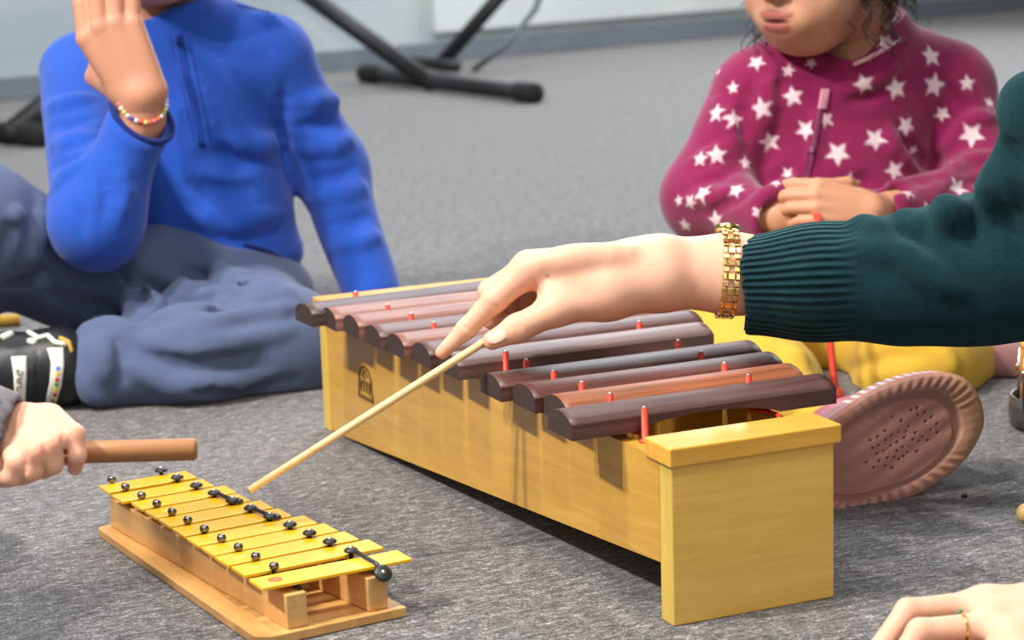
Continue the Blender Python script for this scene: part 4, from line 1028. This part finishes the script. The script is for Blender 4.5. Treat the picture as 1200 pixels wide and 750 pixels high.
# sweater
sw = Field()
CU = P_(876, 334, 1.90); F1, F2_, F3 = P_(960, 331, 1.89), P_(1060, 328, 1.885), P_(1140, 317, 1.88)
sw.chain([P_(880, 334, 1.90), F1, F2_, F3, REL], [M(60, 1.9), M(62, 1.9), M(69, 1.9), M(80, 1.9), .078], .03)
sw.chain([P_(1300, 300, 1.85), P_(1305, 170, 1.80), RSH], [.080, .074, .075], .02)
for u, v, Y, r in ((1216, 128, 1.83, 46), (1200, 186, 1.85, 36), (1172, 222, 1.86, 30), (1110, 252, 1.875, 20)): sw.cone(P_(u, v, Y-.03), P_(u+60, v+10, Y+.03), M(r, 1.87), M(r, 1.87), .02)
folds(sw, [([(1040, 262), (1075, 280), (1090, 310)], 6, -1), ([(1095, 245), (1128, 262), (1150, 300)], 7, -1), ([(1015, 262), (1040, 280)], 4, 1), ([(1140, 222), (1165, 240), (1185, 262)], 4, -1), ([(1150, 178), (1178, 180), (1199, 190)], 9, -1), ([(1000, 290), (1060, 300), (1120, 340)], 4, 1), ([(1000, 256), (1020, 272)], 4, 1), ([(1050, 244), (1070, 262)], 5, 1), ([(1105, 236), (1118, 256)], 5, 1)], .02)
sw.chain([LW+(LEL-LW)*.28, LEL, LSH], [.047, .07, .075], .04)
sw.ell((.76, 1.62, .40), (.125, .185, .19), None, .06); sw.ell((.85, 1.62, .22), (.14, .19, .12), None, .06); sw.cone(LSH, RSH, .075, .075, .05); sw.cone((.67, 1.62, .55), (.64, 1.62, .60), .075, .066, .03)
axw = norm(P_(870, 334, 1.90)-F1); sw.cut(P_(868, 335, 1.90), axw, .085, .006); sw.cone(P_(905, 334, 1.898), P_(850, 334, 1.902), .040, .041, .003, 's')
al_ = norm(LW-LEL); sw.cut(LW+(LEL-LW)*.26, al_, .08, .006)
sw.cone((.66, 1.62, .575), (.60, 1.62, .68), .056, .064, .006, 's')
V, F = sw.mesh(.0036, lambda P: .0012*vnoise(P, 31, 12), 2); V[:, 2] = np.maximum(V[:, 2], .003)
axd = norm(F2_-CU); rel = V-CU; tl = rel @ axd; e1_ = norm(np.cross(axd, [0, 0, 1.])); e2_ = np.cross(e1_, axd)
ang = np.arctan2(rel @ e2_, -(rel @ e1_)*np.sign(e1_[1]))
msk = np.clip((.10-tl)/.03, 0, 1)*(np.linalg.norm(rel, axis=1) < .16)
t = NT('green_knit'); v = t.coord(); a_ = t.attr('ribu', 'Fac'); m_ = t.attr('ribm', 'Fac')
rib = t.math('SINE', t.math('MULTIPLY', a_, 46.)); fz = t.noise(v, 700, 4, .75); big = t.noise(v, 60, 4, .7)
hgt = t.math('ADD', t.math('MULTIPLY', t.math('MULTIPLY', rib, m_), .8), t.math('ADD', t.math('MULTIPLY', fz, .55), t.math('MULTIPLY', big, .5)))
c_ = t.ramp(t.math('ADD', t.math('MULTIPLY', fz, .6), t.math('MULTIPLY', big, .4)), [(.3, srgb(12, 36, 41)), (.7, srgb(29, 63, 69))])
c_ = t.mix(t.math('MULTIPLY', t.math('MULTIPLY', t.math('SUBTRACT', .4, rib), m_), .5), c_, srgb(8, 26, 30))
t.base(c_); t.set(Roughness=.95, Sheen_Weight=.35, Sheen_Roughness=.4); t.b.inputs['Specular IOR Level'].default_value = .1; t.b.inputs['Sheen Tint'].default_value = srgb(120, 176, 180)
t.bump(hgt, .9, .003)
swo = mesh_np('sweater', V, F, t.m, woman, attrs={'ribu': ang, 'ribm': msk})
JEAN = cloth('dark_denim', srgb(40, 46, 66)); jf = Field(); jf.ell((.87, 1.62, .15), (.14, .19, .12), None, .06)
for s in (-1, 1): jf.chain([(.86, 1.62+.09*s, .12), (.57, 1.62+.34*s, .10), (.76, 1.62+.06*s, .06)], [.10, .078, .058], .04)
V, F = jf.mesh(.007); V[:, 2] = np.maximum(V[:, 2], .002); mesh_np('trousers', V, F, JEAN, woman)
# gold watch
GOLD = NT('gold'); vv = GOLD.coord(); gf = GOLD.noise(vv, 160, 3); GOLD.base(GOLD.ramp(gf, [(.3, srgb(206, 160, 78)), (.7, srgb(246, 214, 140))])); GOLD.set(Roughness=.22, Metallic=1.); GOLD = GOLD.m
wc = P_(851, 320, 1.90); axf = norm(P_(790, 316, 1.897)-P_(920, 323, 1.90)); wu = norm(np.array([0, 0, 1])-axf*axf[2]); wd_ = np.cross(axf, wu)   # wd_ toward/away in depth
if wd_[1] > 0: wd_ = -wd_
bm = bmesh.new(); nl = 34; aH, aD = M(44.5, 1.9), M(35.5, 1.9)
# ellipse of the wrist measured from its surface
wf = hd
def wrist_pt(a, off):
    d = wu*math.sin(a)+wd_*math.cos(a)
    ts = np.linspace(.01, .06, 120); D = wf.at(wc+d*ts[:, None]); k = np.argmax(D > 0); return wc+d*(ts[k]+off)
for k in range(nl):
    a0, a1 = 2*math.pi*k/nl, 2*math.pi*(k+.9)/nl
    am = (a0+a1)/2
    p = wrist_pt(am, .0016); q = wrist_pt(am+.05, .0016); tg = norm(q-p); nn = norm(np.cross(axf, tg)); nn = nn if np.dot(nn, p-wc) > 0 else -nn
    ln = np.linalg.norm(wrist_pt(a1, .0016)-wrist_pt(a0, .0016))
    R = Matrix(np.stack([axf, tg, nn], 1).tolist())
    wts = [(-.0060, .0036), (0, .0060), (.0060, .0036)] if k % 2 == 0 else [(-.0048, .0052), (.0048, .0052)]
    for o_, w_ in wts:
        add_box(bm, p+axf*o_, (w_, ln*(.98 if k % 2 == 0 else .8), .0026), R, .0005)
wt = obj_bm('wristwatch', bm, GOLD, woman)
bm = bmesh.new(); aa = math.radians(112); p = wrist_pt(aa, .003); nn = norm(p-wc); R = Matrix(np.stack([axf, np.cross(nn, axf), nn], 1).tolist())
add_lathe(bm, [(0, -.0035), (.0105, -.0030), (.0118, -.001), (.0118, .002), (.0104, .0036), (.0096, .0034), (0, .0034)], p, 32, R); obj_bm('watch_case', bm, GOLD, wt, True)
bm = bmesh.new(); add_lathe(bm, [(0, .0035), (.0096, .0035), (.0090, .0040), (0, .0041)], p, 32, R); obj_bm('watch_glass', bm, plain('dark_dial', srgb(48, 50, 46), .15), wt, True)
# ring with a green stone on the left hand
bm = bmesh.new(); rc = A2[0]+(A2[1]-A2[0])*.42; rax = norm(A2[1]-A2[0]); g1 = norm(np.cross(rax, [0, 0, 1.])); g2 = np.cross(g1, rax); rr_ = M(18.0, 1.48)
add_tube(bm, [rc+(g1*math.cos(a)+g2*math.sin(a))*rr_ for a in np.linspace(0, 2*math.pi, 40)], .0010, 8, cap=False)
rg = obj_bm('ring', bm, GOLD, woman, True)
bm = bmesh.new(); sd_ = norm(np.array([-.05, .75, 1.0])-rax*np.dot(rax, [-.05, .75, 1.0]))
pc = rc+sd_*(rr_+.0012)
for o_, rd_ in ((0, .0024), (.0040, .0017), (-.0038, .0016)):
    bmesh.ops.create_icosphere(bm, subdivisions=2, radius=rd_, matrix=Matrix.Translation(Vector(pc+np.cross(rax, sd_)*o_)))
obj_bm('gem', bm, plain('green_stone', srgb(70, 120, 92), .1), rg, True)
# the stick she plays with
STK = wood('pale_stick', srgb(236, 210, 158), srgb(214, 180, 122), (4, 60, 60), .45, .1)
bm = bmesh.new(); s0, s1 = P_(292, 575, 1.80), P_(640, 355, 1.885)
add_tube(bm, [s0, s0+(s1-s0)*.004, s0+(s1-s0)*.35, s0+(s1-s0)*.7, s1], [.0026, .0034, .0036, .0037, .0037], 16)
stk = obj_bm('mallet', bm, STK, None, True); tag(stk, "thin pale wooden stick held in the adult's hand, pointing down towards the glockenspiel", 'mallet')
# ================================================================== child with the grey sleeve
kid = empty('person', (-.70, 1.60, 0), 'child at left edge in grey ribbed sleeve gripping a thick brown wooden stick', 'person')
CSK = srgb(228, 172, 144)
Q = lambda u, v, Y=1.55: AT(u, v, Y)
m_ = lambda px: M(px, 1.55)
fk = Field()
fk.cone(Q(-40, 508, 1.56), Q(2, 512, 1.555), m_(34), m_(36), .02)
fk.cone(Q(2, 512, 1.555), Q(44, 506, 1.55), m_(36), m_(33), .02); fk.cone(Q(0, 525, 1.553), Q(30, 522, 1.552), m_(38), m_(31), .02)
fk.cone(Q(20, 540, 1.54), Q(10, 545, 1.535), m_(26), m_(22), .02)
FG = [([(60, 489, 1.548), (87, 510, 1.526), (90, 534, 1.520), (88, 549, 1.531)], (16, 13, 11, 9)),
      ([(44, 493, 1.54), (63, 520, 1.512), (62, 544, 1.512), (52, 552, 1.53)], (16.5, 13.5, 12, 10)),
      ([(25, 502, 1.535), (41, 531, 1.506), (38, 552, 1.506), (28, 558, 1.525)], (16, 13.5, 12, 10)),
      ([(8, 513, 1.535), (19, 542, 1.506), (13, 559, 1.506), (3, 561, 1.525)], (14.5, 12, 11, 9))]
for q, rad in FG:
    pts = [Q(*p) for p in q]; r_ = [m_(x) for x in rad]
    fk.cone(pts[0], pts[1], r_[0], r_[1], .008); fk.cone(pts[1], pts[2], r_[1], r_[2], .003); fk.cone(pts[2], pts[3], r_[2], r_[3], .003)
fk.cone(Q(20, 515, 1.57), Q(55, 520, 1.585), m_(20), m_(16), .02); fk.cone(Q(55, 520, 1.585), Q(80, 536, 1.58), m_(15), m_(11), .006)
folds(fk, [([(73, 508), (76, 528), (80, 546)], 2.2, -1), ([(52, 515), (54, 535), (52, 556)], 2.0, -1), ([(30, 524), (30, 545), (26, 560)], 2.0, -1)], .004)
KE, KS = np.array([-.56, 1.52, .12]), np.array([-.66, 1.58, .38])
fk.cone(Q(-40, 508, 1.56), KE, m_(36), .03, .02)
p1 = fk.mesh(.0015)
f = Field(); f.chain([KE, KS], [.032, .038], .02); f.ell((-.76, 1.62, .28), (.08, .11, .15), None, .04); f.ell((-.78, 1.62, .10), (.10, .13, .10), None, .05)
f.chain([KS+[-.02, .02, 0], (-.82, 1.80, .24), (-.74, 1.84, .18), (-.655, 1.85, .165)], [.04, .04, .032, .024], .02)
f.cone((-.74, 1.63, .40), (-.72, 1.63, .50), .045, .042, .03)
for s in (-1, 1): f.chain([(-.76, 1.62+.07*s, .08), (-.60, 1.66+.20*s, .07), (-.70, 1.64-.02*s, .04)], [.06, .05, .035], .03)
sk, KP, KR = head(f, (-.70, 1.63, .60), .225, (1, -.02, -.35), None, srgb(200, 116, 104))
p2 = f.mesh(.006)
fo = Field(); fo.cone((-.74, 1.84, .18), (-.655, 1.85, .165), .030, .022)
k2, _ = hand(fo, (-.655, 1.85, .165), (1, -.15, -.12), (.3, 0, 1), -1, [(.3, .4, .3)]*4, .135, 1., (.4, .3)); p3 = fo.mesh(.0028)
V, F = join([p1, p2, p3]); V[:, 2] = np.maximum(V[:, 2], .001)
ksp = [(Q(87, 545, 1.52), m_(14), srgb(232, 150, 122), .5), (Q(78, 505, 1.52), m_(15), srgb(236, 160, 132), .4), (Q(60, 520, 1.50), m_(15), srgb(236, 160, 132), .35), (Q(36, 530, 1.5), m_(15), srgb(236, 160, 132), .35)]
mesh_np('body', V, F, SKIN, kid, attrs={'Col': tint(V, CSK, sk+ksp+k2)})
hf = Field(); hf.ell(KP(0, -.09, .18), np.array([.41, .44, .37])*.225, KR, .01); hf.ell(KP(0, .38, -.14), np.array([.36, .30, .40])*.225, KR, .02, 's')
V, F = hf.mesh(.006, lambda P: .004*vnoise(P, 17, 40)); mesh_np('hair', V, F, HAIRM, kid)
ks = Field(); kc = Q(8, 512, 1.555); ka = norm(Q(20, 514, 1.553)-Q(-40, 500, 1.553))
ks.chain([Q(30, 511, 1.538), Q(-60, 500, 1.555), KE, KS], [m_(50), m_(56), .05, .055], .03); ks.ell((-.76, 1.62, .28), (.10, .13, .17), None, .05); ks.chain([KS+[-.02, .02, 0], (-.82, 1.80, .24), (-.74, 1.84, .18), (-.68, 1.85, .167)], [.055, .055, .045, .036], .03); ks.cone((-.74, 1.63, .41), (-.73, 1.63, .44), .06, .055, .02)
ks.cut(Q(16, 509, 1.54), ka, .08, .005); ks.cone(Q(-10, 508, 1.542), Q(40, 514, 1.538), m_(42), m_(43), .003, 's')
V, F = ks.mesh(.004, lambda P: .001*vnoise(P, 41, 12), 2)
rel = V-kc; e1_ = norm(np.cross(ka, [0, 0, 1.])); e2_ = np.cross(e1_, ka)
t = NT('grey_rib'); v = t.coord(); ax_ = t.attr('ribu', 'Fac'); rib = t.math('SINE', t.math('MULTIPLY', ax_, 1150.)); fz = t.noise(v, 900, 3)
c_ = t.mix(t.math('MULTIPLY', t.math('ADD', rib, 1.), .22), srgb(98, 92, 96), srgb(66, 62, 68)); t.base(c_); t.set(Roughness=.95, Sheen_Weight=.2); t.bump(t.math('ADD', rib, fz), .5, .001)
mesh_np('sweater', V, F, t.m, kid, attrs={'ribu': rel @ norm(ka*.35+e2_*.93)})
kt = Field(); kt.ell((-.78, 1.62, .11), (.115, .145, .105), None, .05)
for s in (-1, 1): kt.chain([(-.76, 1.62+.07*s, .09), (-.60, 1.66+.20*s, .075), (-.69, 1.64-.02*s, .05)], [.078, .070, .05], .03)
V, F = kt.mesh(.007); V[:, 2] = np.maximum(V[:, 2], .002); mesh_np('trousers', V, F, JEAN, kid)
BRN = wood('brown_stick_wood', srgb(180, 124, 74), srgb(146, 92, 48), (5, 60, 60), .5)
bm = bmesh.new(); a0, a1 = Q(20, 532, 1.548), Q(230.5, 526.5, 1.555)
add_tube(bm, [a0, a0+(a1-a0)*.01, a0+(a1-a0)*.985, a1], [m_(12), m_(13.6), m_(13.6), m_(12)], 24)
tag(obj_bm('rhythm_stick', bm, BRN, None, True), "thick brown wooden stick in the small fist at the left edge, above the glockenspiel", 'stick')
# ================================================================== odds and ends
BLKM = plain('black_tube', srgb(30, 31, 34), .45, .1); CAPM = plain('black_rubber_foot', srgb(22, 22, 24), .8)
st = empty('keyboard_stand', GND(500, 105), 'black tubular folding stand with long floor feet by the back wall', 'stand')
g0, g1 = GND(432, 97), GND(622, 121); up3 = np.array([0, 0, .028])
# tubes lie on the carpet
bm = bmesh.new(); add_tube(bm, [g0+up3, g1+up3], .024, 14); obj_bm('foot', bm, BLKM, st, True)
for p, q in ((g0, g1), (g1, g0)):
    d = norm(q-p); bm = bmesh.new(); add_tube(bm, [p+up3-d*.03, p+up3-d*.026, p+up3+d*.06, p+up3+d*.064], [.024, .030, .030, .026], 14); obj_bm('foot_cap', bm, CAPM, st, True)
mid = g0+(g1-g0)*.42; Ym = mid[1]
def leg(u0, v0, u1, v1, Y0, Y1, r):
    bm = bmesh.new(); p, q = AT(u0, v0, Y0), AT(u1, v1, Y1); add_tube(bm, [p, q], r, 12); obj_bm('leg', bm, BLKM, st, True)
leg(510, 101, 235, -95, Ym, Ym+.5, .027)
lb = GND(512, 84); leg(514, 78, 665, -95, lb[1]-.02, lb[1]+.1, .024)
bm = bmesh.new(); add_tube(bm, [GND(470, 80)+up3, GND(535, 88)+up3], .02, 12); obj_bm('foot', bm, BLKM, st, True)
g2, g3 = GND(-60, 162), GND(45, 172); bm = bmesh.new(); add_tube(bm, [g2+up3, g3+up3], .026, 14); ft = obj_bm('foot', bm, BLKM, st, True)
bm = bmesh.new(); d = norm(g3-g2); add_tube(bm, [g3+up3-d*.05, g3+up3+d*.03], .031, 14); obj_bm('foot_cap', bm, CAPM, st, True)
leg(8, 160, 120, 70, g3[1]+.05, g3[1]+.5, .030)
bm = bmesh.new(); pts = [(640, -30, 7.0), (628, 10, 7.0), (606, 38, 6.95), (588, 58, 6.8), (560, 80, 6.6)]
P5 = [AT(*p) for p in pts]; P5[-1] = GND(556, 84)+[0, 0, .008]; 
add_tube(bm, P5, .010, 8); tag(obj_bm('cable', bm, plain('grey_cable', srgb(96, 102, 110), .5), None, True), 'thin dark cable drooping to the floor beside the black stand', 'cable')
# jingle drum cut by the right edge of the picture
dr = empty('hand_drum', GND(1232, 500), 'small wooden hand drum with metal rim and lug at the right edge', 'drum')
dc = GND(1232, 500); DW = wood('drum_shell', srgb(214, 152, 72), srgb(180, 112, 46), (8, 8, 40), .35, .3); CHR = plain('chrome', srgb(190, 186, 180), .25, .95)
bm = bmesh.new(); add_lathe(bm, [(.030, .008), (.034, .010), (.034, .086), (.031, .090), (.029, .086), (.029, .010)], dc, 40); obj_bm('shell', bm, DW, dr, True)
bm = bmesh.new(); add_lathe(bm, [(0, .086), (.029, .087), (.034, .090), (.034, .093), (.028, .096), (0, .097)], dc, 40); obj_bm('drum_head', bm, plain('tan_head', srgb(222, 162, 88), .5), dr, True)
bm = bmesh.new(); add_lathe(bm, [(.038, .001), (.044, .004), (.046, .020), (.044, .036), (.042, .036), (.043, .02), (.040, .006)], dc, 40); obj_bm('metal_rim', bm, plain('dull_steel', srgb(112, 112, 112), .35, .8), dr, True)
for k in range(6):
    a = math.pi+.45+k*math.pi/3; d = np.array([math.cos(a), math.sin(a), 0]); bm = bmesh.new()
    add_tube(bm, [dc+d*.037+[0, 0, .02], dc+d*.037+[0, 0, .084]], .0022, 8); add_box(bm, dc+d*.038+np.array([0, 0, .06]), (.008, .008, .014), None, .002); obj_bm('lug', bm, CHR, dr, True)
bm = bmesh.new(); bc_ = GND(1203, 613)+np.array([0, 0, .0095]); bmesh.ops.create_uvsphere(bm, u_segments=24, v_segments=16, radius=.0095, matrix=Matrix.Translation(Vector(bc_)))
for fc in bm.faces: fc.smooth = True
add_tube(bm, [bc_, bc_+np.array([.16, .02, -.004])], .003, 8)
tag(obj_bm('beater', bm, plain('tan_bead', srgb(196, 160, 98), .45), None), 'round tan wooden beater head on the carpet at the right edge', 'beater')
bm = bmesh.new(); c0 = GND(1130, 583); bmesh.ops.create_icosphere(bm, subdivisions=2, radius=.0028, matrix=Matrix.Translation(Vector(c0)+Vector((0, 0, .0015))) @ Matrix.Diagonal((1.2, .9, .6, 1)))
tag(obj_bm('crumb', bm, plain('dark_crumb', srgb(30, 30, 32), .9), None, True), "tiny dark crumb on the carpet in front of the girl's shoe sole", 'crumb')
bm = bmesh.new(); y0, y1 = AT(-70, 385, 2.60), AT(20, 377, 2.58); y0[2] = y1[2] = .0; 
yb0, yb1 = GND(-90, 388)+np.array([0, 0, .009]), GND(24, 382)+np.array([0, 0, .009]); add_tube(bm, [yb0, yb1], .009, 12)
tag(obj_bm('stick', bm, plain('ochre_stick', srgb(190, 148, 50), .5), None, True), 'short ochre stick on the carpet behind the black sneaker at the left edge', 'stick')
# ================================================================== light
def area(name, loc, target, size, power, col=(1, 1, 1), size_y=None):
    d = bpy.data.lights.new(name, 'AREA'); d.energy = power; d.color = col; d.size = size
    if size_y: d.shape = 'RECTANGLE'; d.size_y = size_y
    o = bpy.data.objects.new(name, d); COL.objects.link(o); o.location = loc
    o.rotation_euler = (Vector(target)-Vector(loc)).to_track_quat('-Z', 'Y').to_euler(); return o
w = bpy.data.worlds.new('world'); S.world = w; w.use_nodes = True
bg = w.node_tree.nodes['Background']; bg.inputs[0].default_value = (.86, .93, 1, 1); bg.inputs[1].default_value = .55
bg.inputs[1].default_value = .22
area('ceiling_lamp', (-2.2, 1.14, 2.6), (-.05, 2.0, .1), .13, 76, (1, .96, .91))
area('ceiling_lamp', (-2.02, .74, 2.6), (-.05, 2.0, .1), .13, 76, (1, .96, .91))
area('ceiling_lamp', (-.75, 1.55, 2.65), (-.05, 1.9, .1), .2, 45, (1, .95, .88))
area('ceiling_lamp', (.5, .6, 2.6), (.2, 2.0, .1), .6, 30, (1, .97, .93))
area('far_carpet_fill', (0, 4.2, 2.7), (0, 3.6, 0), 1.4, 50, (.82, .90, 1))  # cool fill light added to brighten the far carpet
wc_ = wa+wdir*2.9+wn*.15
area('far_carpet_fill', (.2, 6.2, 2.7), (.2, 5.6, 0), 1.8, 60, (.82, .90, 1))  # second added fill, gives the distant carpet a bluish tint
area('window_light', tuple(wc_+np.array([0, 0, 2.0])), tuple(np.array([0, 2.2, .2])), 6.5, 360, (.95, .97, 1), 1.5)
area('front_fill', (.3, -.8, 1.5), (.2, 1.9, .1), 1.6, 17, (1, .97, .94))  # soft fill added behind the camera to lift surfaces that face it
